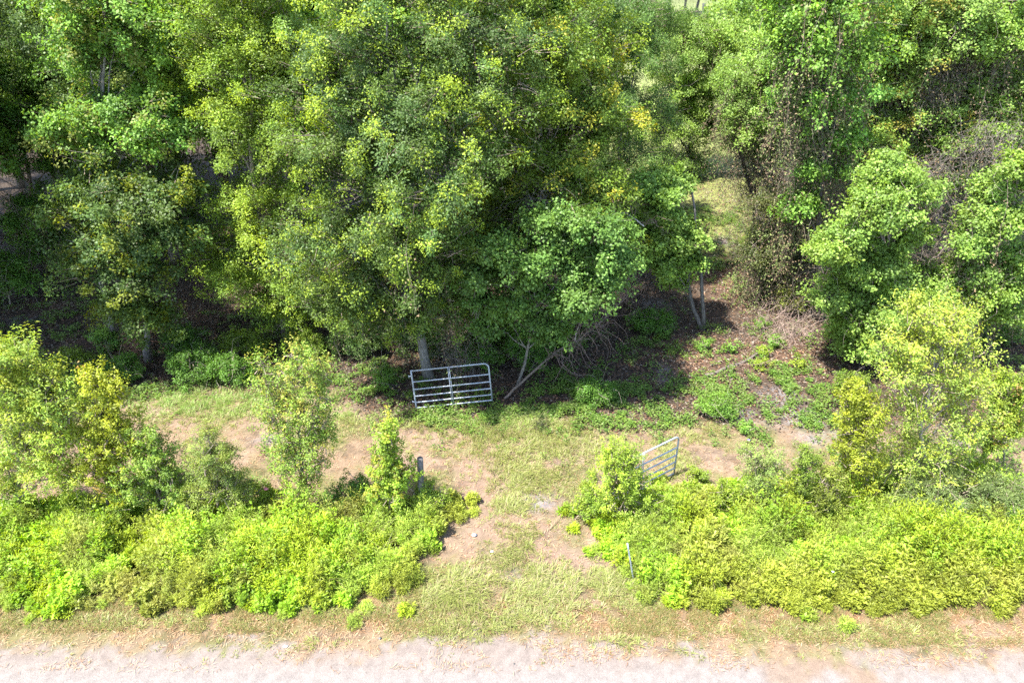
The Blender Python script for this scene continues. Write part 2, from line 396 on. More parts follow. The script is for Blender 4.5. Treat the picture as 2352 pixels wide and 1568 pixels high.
def limbs(tb, base, blobs, r0, rng, col, fork=0.35, lean=None, top=None, sides=9):
    "tapered trunk to the crown top with a limb into every blob"
    cs = np.array([b[0] for b in blobs])
    hi = cs[np.argmax(cs[:, 2])] if top is None else np.asarray(top)
    ctr = cs.mean(0); t = hi.copy(); t[:2] = hi[:2]*0.5 + ctr[:2]*0.5
    base = np.asarray(base, float)
    pts = wig(base - np.array((0, 0, 0.15)), t, 12, 0.10, rng)
    tt = np.linspace(0, 1, 12); rad = r0*(1-tt*0.85); rad[0] *= 1.45; rad[1] *= 1.08
    tube(tb, pts, rad, np.asarray(col), sides, rng=rng, rough=0.05)
    for c, r in blobs:
        c = np.asarray(c)
        h = np.clip((c[2]-r[2]*0.6-base[2])/(max(t[2]-base[2], 0.1)), 0.28, 0.95)*0.8
        i = int(h*11); s = pts[i]
        if np.linalg.norm(c-s) < 0.2: continue
        L = np.linalg.norm(c-s); rr = min(rad[i]*0.6, 0.02+L*0.022)
        mid = (s+c)/2 + np.array((0, 0, 0.12*L))
        bp = np.concatenate([wig(s, mid, 5, 0.12, rng), wig(mid, c, 5, 0.15, rng)[1:]])
        tube(tb, bp, np.linspace(rr, rr*0.25, len(bp)), np.asarray(col), 6)
        k = 5
        e = c + unit(rng.normal(0, 1, (k, 3)))*np.asarray(r)*0.8
        for q in e:
            bp = wig(c*0.7+mid*0.3, q, 5, 0.2, rng); tube(tb, bp, np.linspace(rr*0.4, 0.006, 5), np.asarray(col), 4, cap=False)

GREEN = {  # leaf albedos
 'oak':   [(0.050, 0.082, 0.020), (0.038, 0.068, 0.025), (0.075, 0.105, 0.022), (0.042, 0.066, 0.028)],
 'warm':  [(0.105, 0.148, 0.02), (0.082, 0.125, 0.022), (0.135, 0.172, 0.022), (0.065, 0.102, 0.024)],
 'olive': [(0.085, 0.122, 0.02), (0.068, 0.102, 0.022), (0.105, 0.135, 0.022)],
 'willow':[(0.066, 0.108, 0.036), (0.055, 0.094, 0.034), (0.08, 0.118, 0.036)],
 'gum':   [(0.09, 0.155, 0.032), (0.07, 0.125, 0.028), (0.115, 0.175, 0.032), (0.075, 0.14, 0.035)],
 'lgum':  [(0.115, 0.168, 0.042), (0.09, 0.145, 0.038), (0.13, 0.178, 0.038), (0.105, 0.15, 0.05)],
 'vine':  [(0.14, 0.16, 0.04), (0.10, 0.13, 0.035), (0.17, 0.15, 0.05)],
 'young': [(0.20, 0.28, 0.03), (0.16, 0.25, 0.035), (0.24, 0.30, 0.03)],
 'yellow':[(0.27, 0.30, 0.025), (0.24, 0.28, 0.025), (0.20, 0.25, 0.03)],
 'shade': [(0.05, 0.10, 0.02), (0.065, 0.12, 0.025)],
}
GREEN = {k: [tuple(q*f for q, f in zip(c, (1.60, 1.72, 1.2))) for c in v] if k not in ('young', 'yellow') else [tuple(q*1.05 for q in c) for c in v] for k, v in GREEN.items()}
YT = (0.25, 0.34, 0.035)
BARK = (0.17, 0.14, 0.115); PALEBARK = (0.20, 0.18, 0.16); DARKBARK = (0.09, 0.07, 0.055); VINEC = (0.13, 0.10, 0.08)
def lobes(pts, rx, rz, d0, d1, seed):
    q = np.random.default_rng(seed)
    return [(px, py, rx*q.uniform(.7, 1.25), rz*q.uniform(.7, 1.2), q.uniform(d0, d1)) for px, py in pts]
def blobs_at(bd, spec):
    out = []
    for s in spec:
        px, py, rx, rz = s[:4]; dd = s[4] if len(s) > 4 else 0
        p, m = W(px, py, bd+dd)
        out.append((p, (rx*m, max(rx, rz)*m*0.9, rz*m)))
    return out
def tree(name, basepx, spec, pal, label, cat="tree", r0=0.12, seed=0, barkc=BARK, group=None, mat=None, extra=None, base_d=None, vines=0, dead=0, **kw):
    rng = np.random.default_rng(seed+1000)
    b = G(*basepx); 
    if base_d is not None:
        b = W(basepx[0], basepx[1], base_d)[0]
    b[2] = float(gz(b[0], b[1]))
    root = empty(name, b); tag(root, label, cat, group)
    bl = blobs_at(b[1], spec)
    main = bl
    if cat == "tree": kw.setdefault('bough', .28); kw.setdefault('bump', .3)
    tb = MB(); cb = MB()
    crown(cb, bl, rng, GREEN[pal] if isinstance(pal, str) else pal, tw=tb, **kw)
    limbs(tb, b, main, r0, rng, barkc)
    if extra: extra(tb, rng)
    tb.build("trunk", M_bark, root, smooth=True)
    cb.build("crown", mat or M_leaf, root)
    if vines or dead:
        vb = MB()
        cs = np.array([q[0] for q in bl]); rs = np.array([q[1] for q in bl])
        n = vines
        if n:
            k = rng.integers(0, len(cs), n); P = cs[k] + unit(rng.normal(0, 1, (n, 3)))*rs[k]*0.95
            q = chains(vb, P, np.tile((0, 0, -1.0), (n, 1)), 9, 0.30, 0.0075, np.asarray(VINEC), rng, 0.28, 0.35)
            q = np.repeat(q, 7, 0); nq = len(q); q = q + rng.normal(0, .09, q.shape)
            vl = pick([(0.12, 0.085, 0.05), (0.14, 0.10, 0.055), (0.13, 0.16, 0.045), (0.10, 0.14, 0.04)], rng.integers(0, 4, nq))
            kites(vb, q, rng.normal(0, 1, (nq, 3))+np.array((0, 0, -.8)), rng.normal(0, 1, (nq, 3)), .06+.05*rng.random(nq), .04, vary(vl, rng, .3), .1)
        if dead:
            k = rng.integers(0, len(cs), dead); P = cs[k] + rng.normal(0, 0.5, (dead, 3))*rs[k]
            chains(vb, P, rng.normal(0, 1, (dead, 3)), 6, 0.2, 0.0065, np.array((0.24, 0.20, 0.17)), rng, 0.5, 0.05)
        tag(vb.build("vines" if vines else "dead_twigs", M_bark, root), kind="stuff")
    return root
trees = []
# --- the big group left of the middle
tree("oak_tree", (985, 868), [(850,430,140,105,-1.5),(760,560,120,90,-1.5),(900,560,110,100,-1.9),(990,450,110,95,-2),(1050,340,100,90,-1.2),(900,270,140,100,-1),(780,330,110,90,-1),(980,620,80,80,-1.4),
     (900,120,150,100,0),(1080,120,120,100,-.3),(1150,240,95,85,-.5),(760,170,120,100,0),(900,-20,170,100,.3),(1080,-20,120,90,.5),(790,660,90,55,-1),(900,690,70,60,-.8),(1010,700,50,60,-.6),(860,640,80,60,-1.4),(820,720,55,45,-.8),(940,740,40,50,-.5),(1030,620,45,60,-1),(760,700,50,40,-1),(1050,720,30,60,-.3)],
     'oak', "huge dark green oak rising behind the leaning gate, its crown filling the top middle", r0=0.15, seed=1, mat=M_gloss, barkc=(0.16, 0.15, 0.135),
     leaf=(0.10, 0.06), dens=10, per=30, tipcol=YT, tipp=0.22, vines=50, dead=60)
tree("oak_tree", (655, 775), [(560,150,100,95,.3),(600,320,100,90,-.4),(520,230,80,80,0),(660,250,90,90,0),(560,30,120,80,.5),(690,90,110,90,.5),(560,560,80,75,-.6),(530,470,55,60,-.3),(620,450,90,80,-.6),(640,600,85,70,-.8),
     (560,640,70,50,-.8),(680,680,70,45,-.8),(600,-60,150,80,.6),(470,90,70,60,.6),(420,200,60,60,.8),(600,700,50,34,-.8),(660,730,45,30,-.8),(540,610,45,40,-.8),(715,620,50,45,-.9)],
     'warm', "broad yellow-green oak just left of the huge dark oak, its boughs hanging low", r0=0.12, seed=2, mat=M_gloss, leaf=(0.10, 0.055), dens=10, per=30, tipcol=YT, tipp=0.1, dead=30)
tree("oak_tree", (1230, 800), [(1250,120,110,100),(1300,250,110,90),(1200,330,100,80,.3),(1290,380,95,75,-.8),(1360,420,60,55,-1),(1180,450,90,80,0),(1120,530,80,90,.2),(1240,490,80,60,0),(1330,130,90,100,.6),(1230,-20,140,90,.4),(1380,300,60,70,.3),(1300,560,70,60,.6),(1060,560,50,60,.2),(1390,460,45,45,-1.5),(1350,500,50,40,-1.2),(1420,560,50,50,.4),(1200,560,60,60,.2),(1140,420,60,60,0)],
     'olive', "olive green tree draped in yellowing vine leaves, right of the huge dark oak", r0=0.12, seed=3, leaf=(0.12, 0.075), dens=9, per=28, tipcol=(0.30, 0.30, 0.03), tipp=0.14, vines=90, dead=60, mat=M_gloss)
tree("willow_tree", (1420, 660), [(1430,120,75,90),(1450,250,65,90),(1430,370,75,80,-.3),(1450,440,55,50,-.3),(1400,20,90,80),(1480,60,70,70),(1400,480,50,50)],
     'willow', "tall tree with drooping blue-green foliage between the olive tree and the gap", r0=0.12, seed=4, leaf=(0.15, 0.035), dens=10, per=30, droop=0.5)
tree("sweetgum_tree", (1185, 885), lobes([(1250,512),(1285,500),(1325,505),(1365,525),(1395,560),(1290,545),(1340,560),(1375,600),(1390,640),(1350,680),(1320,705),(1300,700),(1120,565),(1160,560),(1200,572),(1230,592),(1180,610),(1130,620),(1210,640),(1240,670),(1092,640),(1102,690),(1140,720),(1120,750),(1180,690),(1240,730),(1270,765),(1300,600),(1325,640),(1425,600),(1420,560),(1405,525)], 25, 19, -1.5, -.1, 5),
     [(0.115, 0.21, 0.04), (0.09, 0.175, 0.035), (0.14, 0.24, 0.045), (0.085, 0.155, 0.035)], "fresh green sweetgum with pale thin stems standing to the right of the leaning gate", r0=0.05, seed=5, barkc=(0.13, 0.12, 0.105), leaf=(0.12, 0.10), dens=9, elong=1.2, droop=.25, bump=.45, per=24, spray=0.36)
def slim(tb, rng):
    a = W(1617, 757, 21.6)[0]; c = W(1589, 440, 21.9)[0]; pts = wig(a, c, 9, .05, rng); tube(tb, pts, np.linspace(.075, .035, 9), np.array((.11, .10, .09)), 8)
tree("sweetgum_tree", (1617, 757), lobes([(1540,500),(1510,480),(1570,520),(1480,540),(1450,520),(1590,560),(1560,590),(1600,600),(1530,620),(1500,600),(1470,580),(1480,425),(1520,402),(1560,425),(1500,450),(1540,450),(1530,560),(1425,510),(1550,640)], 19, 14, -.7, .5, 6),
     'lgum', "small light green sweetgum on one slim leaning trunk beside the woodland path", r0=0.085, seed=6, extra=slim, barkc=(0.10, 0.09, 0.08), leaf=(0.14, 0.12), dens=9, per=24, spray=0.33)
# --- right of the path
tree("vine_covered_tree", (1588, 398), [(1560,110,60,60),(1625,130,65,55),(1560,200,55,60),(1640,215,70,60),(1585,285,60,65),(1560,370,45,55),(1530,300,45,60),(1640,290,55,50),(1600,60,50,35),(1700,160,60,60),(1680,90,45,40)],
     'lgum', "light green tree with brown vines at the back left edge of the path gap", r0=0.12, seed=7, leaf=(0.12, 0.10), dens=10, per=22, spray=0.4, vines=120, dead=120)
def leaner(tb, rng):
    a = W(1772, 585, 28.0)[0]; b = W(1740, 480, 28)[0]; c = W(1690, 330, 28)[0]
    pts = np.concatenate([wig(a, b, 5, .1, rng), wig(b, c, 6, .1, rng)[1:]]); tube(tb, pts, np.linspace(.15, .06, len(pts)), DARKBARK, 8)
    a = W(1735, 590, 28.3)[0]; c = W(1735, 420, 28.3)[0]; pts = wig(a, c, 7, .1, rng); tube(tb, pts, np.linspace(.09, .05, 7), DARKBARK, 7)
tree("vine_covered_tree", (1775, 590), [(1740,290,60,50),(1700,240,60,55),(1770,350,40,30),(1840,330,40,40),(1815,420,30,30,0),(1780,210,60,60),(1830,260,60,60),(1740,170,60,50),(1800,120,60,60)],
     'lgum', "light green tree on a dark leaning trunk just right of the woodland path", r0=0.12, seed=8, barkc=DARKBARK, leaf=(0.12, 0.10), dens=10, per=22, spray=0.38, vines=340, dead=160, extra=leaner)
tree("understory_tree", (1815, 690), lobes([(1770,470),(1800,500),(1760,540),(1810,560),(1840,520),(1770,600),(1830,620),(1800,650),(1860,580),(1740,580)], 30, 26, -.6, .8, 41), [(0.09,0.11,0.03),(0.12,0.12,0.035),(0.07,0.10,0.03)],
     "scrubby vine-choked small tree filling the space right of the woodland path", r0=0.06, seed=36, barkc=DARKBARK, leaf=(0.10, 0.08), dens=6, per=18, vines=200, dead=150)
tree("sweetgum_tree", (1885, 735), [(1885,130,75,70),(1850,230,60,55),(1870,60,80,70),(1880,390,40,34,.2),(1840,470,26,30,0),(1930,220,70,60,.5),(1940,120,70,60,.5),(1900,-10,110,70),(1930,320,40,34,.3)],
     'gum', "tall narrow sweetgum with a dark vine-wrapped trunk, second trunk right of the path", r0=0.12, seed=9, barkc=(0.13, .11, .095), leaf=(0.15, 0.12), dens=7, per=22, spray=0.38, vines=320, dead=60)
tree("vine_covered_tree", (2010, 640), [(2010,90,85,70),(2060,190,75,65),(1985,290,70,80),(1960,370,34,50),(2110,260,80,70),(2130,100,90,70),(2070,330,60,40),(2010,400,34,34),(2080,0,130,70),(2160,350,60,50),(1975,180,60,60)],
     'lgum', "tree hung with yellow and brown vines in the middle of the right-hand woods", r0=0.12, seed=10, leaf=(0.12, 0.10), dens=10, per=22, spray=0.38, tipcol=(0.24, 0.22, 0.04), tipp=0.14, vines=340, dead=120)
tree("vine_covered_tree", (2230, 660), [(2280,80,90,75),(2330,200,70,70),(2220,300,80,60),(2330,370,60,60),(2260,400,70,55),(2200,50,80,60),(2290,260,60,55),(2350,60,80,80),(2250,-20,130,70),(2180,430,50,45)],
     'lgum', "tall light green tree in the top right corner with grey bare vine tangles", r0=0.12, seed=11, leaf=(0.12, 0.10), dens=10, per=22, spray=0.38, vines=160, dead=500)
tree("sweetgum_tree", (2000, 815), lobes([(2050,380),(2020,410),(2080,410),(2010,450),(2060,450),(2110,440),(1980,490),(2030,500),(2080,500),(1930,560),(1900,575),(1960,540),(2000,560),(2050,560),(2100,540),(1940,605),(1990,620),(2040,610),(1920,650),(1960,680),(2010,670),(1900,690),(1935,720),(1980,730),(2040,720),(1950,770),(2000,770),(1990,800),(2070,650)], 28, 21, -1.4, .1, 7),
     'lgum', "bushy grey-green sweetgum on the right whose foliage hangs nearly to the leaf litter", r0=0.13, seed=12, leaf=(0.12, 0.10), dens=9, elong=1.2, droop=.25, bump=.45, per=24, spray=0.36, dead=120)
tree("sweetgum_tree", (2215, 815), lobes([(2290,490),(2250,510),(2330,500),(2230,560),(2280,560),(2320,570),(2220,610),(2260,620),(2310,630),(2340,650),(2280,670),(2320,690),(2140,640),(2170,650),(2150,680),(2190,690),(2330,420),(2290,440),(2340,380),(2360,600),(2300,720)], 28, 21, -1.2, .1, 8),
     'lgum', "light green sweetgum at the right edge above the bright roadside tree", r0=0.13, seed=13, leaf=(0.12, 0.10), dens=9, elong=1.2, droop=.25, bump=.45, per=24, spray=0.36, dead=120, vines=60)
# --- left
tree("maple_tree", (255, 800), [(290,60,110,75,1),(230,130,75,70,1),(350,120,80,70,1.2),(280,240,100,65,.5),(200,290,80,50,.2),(350,290,90,50,.3),(150,320,50,40,.2),(400,310,55,40,.5),(250,-20,120,80,1),(200,50,60,60,1),(270,330,90,40,0)],
     'gum', "taller maple at the left with an open layered crown reaching the top of the view", r0=0.12, seed=14, barkc=PALEBARK, leaf=(0.13, 0.10), dens=8, per=26, tipcol=(0.17, 0.2, 0.04), tipp=0.2, dead=60)
tree("maple_tree", (340, 825), [(250,440,85,60,-.2),(340,470,85,60,-.2),(200,480,55,50,-.2),(290,560,100,60,-.6),(240,630,65,50,-.8),(330,640,60,55,-.7),(290,710,50,45,-.8),(410,530,55,45,-.2),(400,440,50,45,0),(200,560,55,45,-.6),(350,730,40,40,-.4)],
     'oak', "lower rounded maple at the left with leaves reaching down to two grey trunks", r0=0.12, seed=15, barkc=(0.16, 0.145, 0.13), leaf=(0.13, 0.09), dens=9, per=26, tipcol=(0.18, 0.22, 0.025), tipp=0.25)
tree("oak_tree", (90, 560), [(60,330,90,70),(130,250,70,70),(20,230,80,80),(120,380,60,50),(60,150,80,70),(-40,330,90,80),(-60,180,90,80)],
     'shade', "dim green tree in the shade at the far left edge", r0=0.12, seed=16, leaf=(0.12, 0.08), dens=8, per=24, dead=150)

# --- trees further back, shading the woods (only glimpsed through gaps); crowns copied from a few kinds
def proto(seed, pal, leaf, dens, form):
    rng = np.random.default_rng(seed)
    bl = []
    n = 9 if form == 'tall' else 7
    for i in range(n):
        h = 5.0 + 7.5*i/(n-1); a = i*2.4; rr = 1.7*math.sin(math.pi*(0.15+0.8*i/(n-1)))+0.2
        bl.append((np.array((rr*math.cos(a), rr*math.sin(a), h)), np.array((1.9, 1.9, 1.5))*(0.8+0.4*rng.random())))
    tb = MB(); cb = MB(); vb = MB()
    crown(cb, bl, rng, GREEN[pal], dens=dens, per=18, leaf=leaf, spray=0.45, tw=None)
    limbs(tb, (0, 0, 0), bl, 0.2, rng, (0.14, 0.12, 0.10))
    n = 60; P = np.stack([rng.normal(0, 1.4, n), rng.normal(0, 1.4, n), rng.uniform(4, 9, n)], 1)
    chains(vb, P, np.tile((0, 0, -1.0), (n, 1)), 9, 0.5, 0.016, np.asarray(VINEC)*0.9, rng, 0.25, 0.3)
    return tb, cb, vb
protos = []
for i, (pal, leaf) in enumerate([('oak', (0.15, 0.10)), ('gum', (0.18, 0.15)), ('willow', (0.18, 0.07)), ('lgum', (0.18, 0.15))]):
    protos.append(proto(300+i, pal, leaf, 6, 'tall'))
BACK = []
rb = np.random.default_rng(77)
for px, py in [(-250,640),(-120,540),(-40,440),(60,430),(150,470),(260,520),(330,420),(430,600),(450,480),(560,560),(620,440),(760,600),(820,470),(900,560),(1000,450),(1080,600),(1130,480),
               (1230,540),(1830,500),(1900,440),(1990,520),(2150,560),(2230,470),(2330,540),(2420,600),(2480,500),
               (1830,300),(1760,300),
               (-350,800),(-420,620),(-200,760),(-520,760),(-300,900),(-650,700),(-130,720),(1570,42),(1600,36),(1655,40),(1690,33),(1735,42),(1540,40),(1780,38),(1635,28),(1710,26),(1665,20)]:
    BACK.append((px, py))
made = {}
for k, (px, py) in enumerate(BACK):
    g = G(px, py); g[0] += rb.normal(0, .3); t = int(rb.integers(0, 4))
    if px > 1500: t = 3 if rb.random() < .6 else 1
    if px < 500 : t = 0 if rb.random() < .6 else 1
    side = 'far' if py < 60 else 'left' if px < 600 else ('middle' if px < 1600 else 'right')
    if t not in made:
        r = empty("background_tree", (0, 0, 0))
        tb, cb, vb = protos[t]
        tb.build("trunk", M_bark, r, smooth=True); cb.build("crown", M_leaf, r); tag(vb.build("vines", M_bark, r), kind="stuff")
        made[t] = r
    else:
        s = made[t]; r = s.copy(); S.collection.objects.link(r)
        for ch in s.children:
            c = ch.copy(); S.collection.objects.link(c); c.parent = r
    tag(r, {'left': "tree deep in the shaded woods at the left, behind the two maples",
            'middle': "tree deep in the woods behind the huge oak and its neighbours",
            'far': "distant grey-trunked tree beyond the far grass at the top of the gap",
            'right': "tree in the back rows of the right-hand woods, behind the vine covered trees"}[side], "tree", {"far": "distant trees beyond the gap"}.get(side, "background trees at the " + side))
    own = {(430,600): "tall deep green tree in the top left corner, nearest behind the two maples",
           (260,520): "tree in the top left corner rising behind the dim shaded tree",
           (1830,500): "tree whose leaves fill the top edge just right of the gap",
           (1080,600): "tree glimpsed high up between the huge oak and the olive green tree",
           (560,560): "tree glimpsed through the middle of the broad yellow-green oak",
           (450,480): "tree glimpsed in the dark gap between the maples and the broad yellow-green oak"}
    if (px, py) in own: r["label"] = own[(px, py)]
    r.location = (g[0], g[1], 0); r.rotation_euler = (0, 0, rb.uniform(0, 6.28)); sc_ = rb.uniform(.85, 1.2); r.scale = (sc_, sc_, sc_*rb.uniform(.9, 1.15))

# --- roadside shrubs and saplings
kw_y = dict(dens=20, per=20, spray=0.17, bump=0.4, elong=1.7, rise=1.1)
tree("sapling", (2095, 1150), [(2160,780,60,45),(2080,800,50,40),(2220,830,50,45),(2060,860,60,45),(2140,870,70,50),(2220,900,50,45),(2100,950,50,45),(2170,960,70,50),(2080,1040,45,40),(2150,1050,80,55),(2230,990,50,50),(2110,730,35,30),(2190,740,30,35),(2200,1100,60,40),(2080,1110,50,40)],
     [(0.27,0.36,0.06),(0.22,0.33,0.06),(0.31,0.39,0.06)], "tall bright lime-green young tree standing at the right edge of the roadside weeds", "young tree", r0=0.07, seed=20, barkc=PALEBARK, leaf=(0.095,0.05), dens=10, per=14, spray=0.24, tipcol=(0.33,0.38,0.05), tipp=0.3, elong=1.7, rise=.6)
tree("sapling", (1965, 1165), [(1960,930,35,35),(1965,980,40,40),(1970,1030,38,40),(1975,1080,35,40),(1950,1040,25,40),(1985,960,28,35),(1970,1120,30,30),(1955,905,18,18)],
     'yellow', "narrow column of bright yellow leaves beside the tall lime-green young tree", "sapling", r0=0.03, seed=21, leaf=(0.07,0.055), **kw_y)
tree("sapling", (2300, 1120), [(2290,880,16,28),(2285,930,20,28),(2310,960,22,28),(2330,920,18,22),(2345,890,15,20),(2290,990,28,28),(2330,985,28,25),(2270,1030,30,30)],
     'young', "thin sapling with reddish leaf tips rising at the right edge of the view", "sapling", r0=0.03, seed=22, leaf=(0.08,0.06), tipcol=(0.33,0.22,0.06), tipp=0.1, **kw_y)
tree("shrub", (40, 1190), [(20,830,50,40),(30,880,50,40),(-30,850,60,60),(110,900,45,40),(140,950,50,45),(90,960,50,45),(150,1010,55,50),(60,1020,60,55),(10,1060,60,50),(100,1080,70,55),(20,1130,60,40),(160,1090,50,50),(-30,950,60,60)],
     [(0.25,0.36,0.05),(0.22,0.33,0.06),(0.32,0.39,0.04)], "large light green shrub filling the left edge above the roadside weeds", "shrub", r0=0.06, seed=23, leaf=(0.11,0.045), dens=13, per=20, spray=0.24, elong=1.6, rise=.6, tipcol=(0.28,0.32,0.04), tipp=0.3)
tree("sapling", (250, 1185), [(225,880,14,22),(255,920,24,28),(235,955,35,32),(265,985,42,35),(230,1010,42,35),(275,1040,48,38),(240,1070,45,38),(265,1110,48,38),(290,1000,25,30),(270,895,10,15),(215,865,8,14)],
     'yellow', "pointed yellow-green sapling with red tips between the large left shrub and the dark green bush", "sapling", r0=0.035, seed=24, leaf=(0.08,0.055), tipcol=(0.3,0.2,0.05), tipp=0.02, **kw_y)
tree("shrub", (370, 1195), [(340,1010,28,25),(360,1050,40,32),(330,1080,45,38),(390,1090,38,35),(350,1130,55,38),(400,1140,38,32),(320,1140,40,30)],
     [(0.19,0.29,0.04),(0.15,0.25,0.04)], "mid green shrub right of the pointed yellow-green sapling", "shrub", r0=0.04, seed=25, leaf=(0.07,0.05), tipcol=(0.2,0.26,0.04), tipp=0.2, **kw_y)
tree("shrub", (500, 1210), [(480,1000,18,18),(480,1035,38,30),(510,1060,38,32),(470,1080,38,35),(530,1100,35,35),(500,1130,60,40),(460,1150,40,30),(545,1140,28,30)],
     [(0.19,0.26,0.05),(0.155,0.225,0.05),(0.23,0.29,0.05)], "rounded olive green bush standing alone between two saplings", "bush", r0=0.04, seed=26, leaf=(0.06,0.03), tipcol=(0.2,0.24,0.04), tipp=0.25, dens=30, per=26, spray=0.15)
tree("sapling", (695, 1180), [(690,830,32,25),(725,850,22,20),(650,860,22,18),(600,835,10,12),(700,880,38,28),(735,900,22,28),(640,920,28,22),(690,940,42,32),(730,960,28,28),(650,985,32,25),(715,1010,38,32),(690,1060,32,32),(620,960,22,20),(740,1010,20,22),(660,1030,22,20),(610,880,16,18),(700,1110,34,30),(680,1150,40,26),(655,1080,20,22),(730,1070,20,24)],
     [(0.19,0.30,0.045),(0.23,0.32,0.05),(0.16,0.26,0.04)], "tall open sapling with orange tips standing in the left weeds in front of the clearing", "sapling", r0=0.045, seed=27, leaf=(0.075,0.055), dens=17, per=11, spray=0.2, elong=1.7, rise=1.2, tipcol=(0.32,0.32,0.06), tipp=0.3)
tree("sapling", (895, 1190), [(888,990,14,20),(886,1020,16,24),(892,1055,24,24),(910,1085,30,28),(885,1095,26,28),(930,1100,20,20),(905,1130,42,30),(880,1060,14,20)],
     [(0.25,0.36,0.035),(0.19,0.30,0.035)], "slim yellow-green sapling next to the grey fence post", "sapling", r0=0.03, seed=28, leaf=(0.08,0.06), tipcol=(0.3,0.3,0.04), tipp=0.2, **kw_y)
tree("shrub", (1440, 1195), [(1420,1045,30,20),(1395,1060,24,20),(1430,1080,40,26),(1452,1108,34,26),(1410,1120,46,30),(1365,1148,36,26),(1445,1150,44,28),(1487,1150,30,20),(1345,1170,28,20)],
     [(0.24,0.34,0.04),(0.29,0.37,0.04),(0.18,0.28,0.035)], "rounded bright green shrub growing in front of the tilted right gate", "shrub", r0=0.04, seed=29, leaf=(0.06,0.05), **kw_y)
tree("sapling", (1750, 1190), [(1740,1060,32,28),(1765,1090,32,28),(1735,1110,28,28),(1755,1140,32,28),(1720,1040,14,14),(1780,1060,16,18)],
     [(0.22,0.28,0.07),(0.18,0.26,0.06)], "thin pale green sapling with see-through twigs left of the paired slim sapling", "sapling", r0=0.02, seed=30, leaf=(0.06,0.035), dens=22, per=16, spray=0.14)
tree("sapling", (1845, 1180), [(1845,1045,15,22),(1842,1075,20,24),(1848,1110,24,24),(1835,1140,28,24),(1862,1060,10,14)],
     [(0.17,0.24,0.03),(0.13,0.2,0.03)], "slim green sapling between the see-through sapling and the yellow column", "sapling", r0=0.02, seed=31, leaf=(0.06,0.04), dens=26, per=20, spray=0.13)
tree("shrub", (1905, 1195), [(1900,1100,28,24),(1910,1130,34,28),(1890,1155,34,24),(1925,1160,28,20)],
     [(0.20,0.24,0.04),(0.16,0.2,0.03)], "small yellowish shrub at the foot of the yellow leafy column", "shrub", r0=0.02, seed=32, leaf=(0.06,0.045), **kw_y)
tree("shrub", (2150, 1190), [(2150,1120,60,30),(2200,1150,55,30),(2110,1160,50,28),(2260,1130,50,35),(2310,1120,50,35),(2340,1160,40,30)],
     [(0.15,0.20,0.06),(0.125,0.18,0.055)], "dusky green bush under the tall lime-green young tree", "bush", r0=0.03, seed=33, leaf=(0.09,0.025), dens=24, per=24, spray=0.18)
for px, py, h, lab in [(1670,1165,42,"small yellow-green shrub behind the weeds right of the tilted gate"),(1605,1100,14,"low bright green clump beside the foot of the right gate"),
                       (820,1150,45,"dark green bush left of the slim sapling by the fence post"),(770,1175,30,"low dark bush at the foot of the tall open sapling"),
                       (995,1160,40,"leafy green weed bush just right of the grey fence post"),(966,1172,34,"yellowish vine clump wrapped round the foot of the grey fence post"),(610,1160,34,"lime-green vine-hung stem left of the tall open sapling"),
                       (1230,1300,0,None)]:
    if not lab: continue
    tree("shrub", (px, py+14), [(px-10,py-h*.9,h*.45,h*.45),(px+12,py-h*.5,h*.5,h*.45),(px-14,py-h*.35,h*.5,h*.4)], 'shade' if 'dark' in lab else 'young', lab, "shrub", r0=0.015, seed=int(px), leaf=(0.06,0.045), dens=26, per=22, spray=0.12)
tree("understory_tree", (150, 640), lobes([(60,470),(90,500),(140,480),(60,540),(110,550),(30,510)], 32, 14, -.8, .8, 31), 'shade', "low spreading understory tree in the shade near the left edge", r0=0.05, seed=34, leaf=(0.12, 0.08), dens=4, per=20, dead=80, vines=30)
tree("understory_tree", (20, 700), lobes([(-20,600),(20,620),(60,600),(-10,660),(40,650)], 30, 16, -.8, .8, 32), 'shade', "small understory tree at the left edge above the brown floor", r0=0.04, seed=35, leaf=(0.11, 0.08), dens=4, per=18, dead=60)
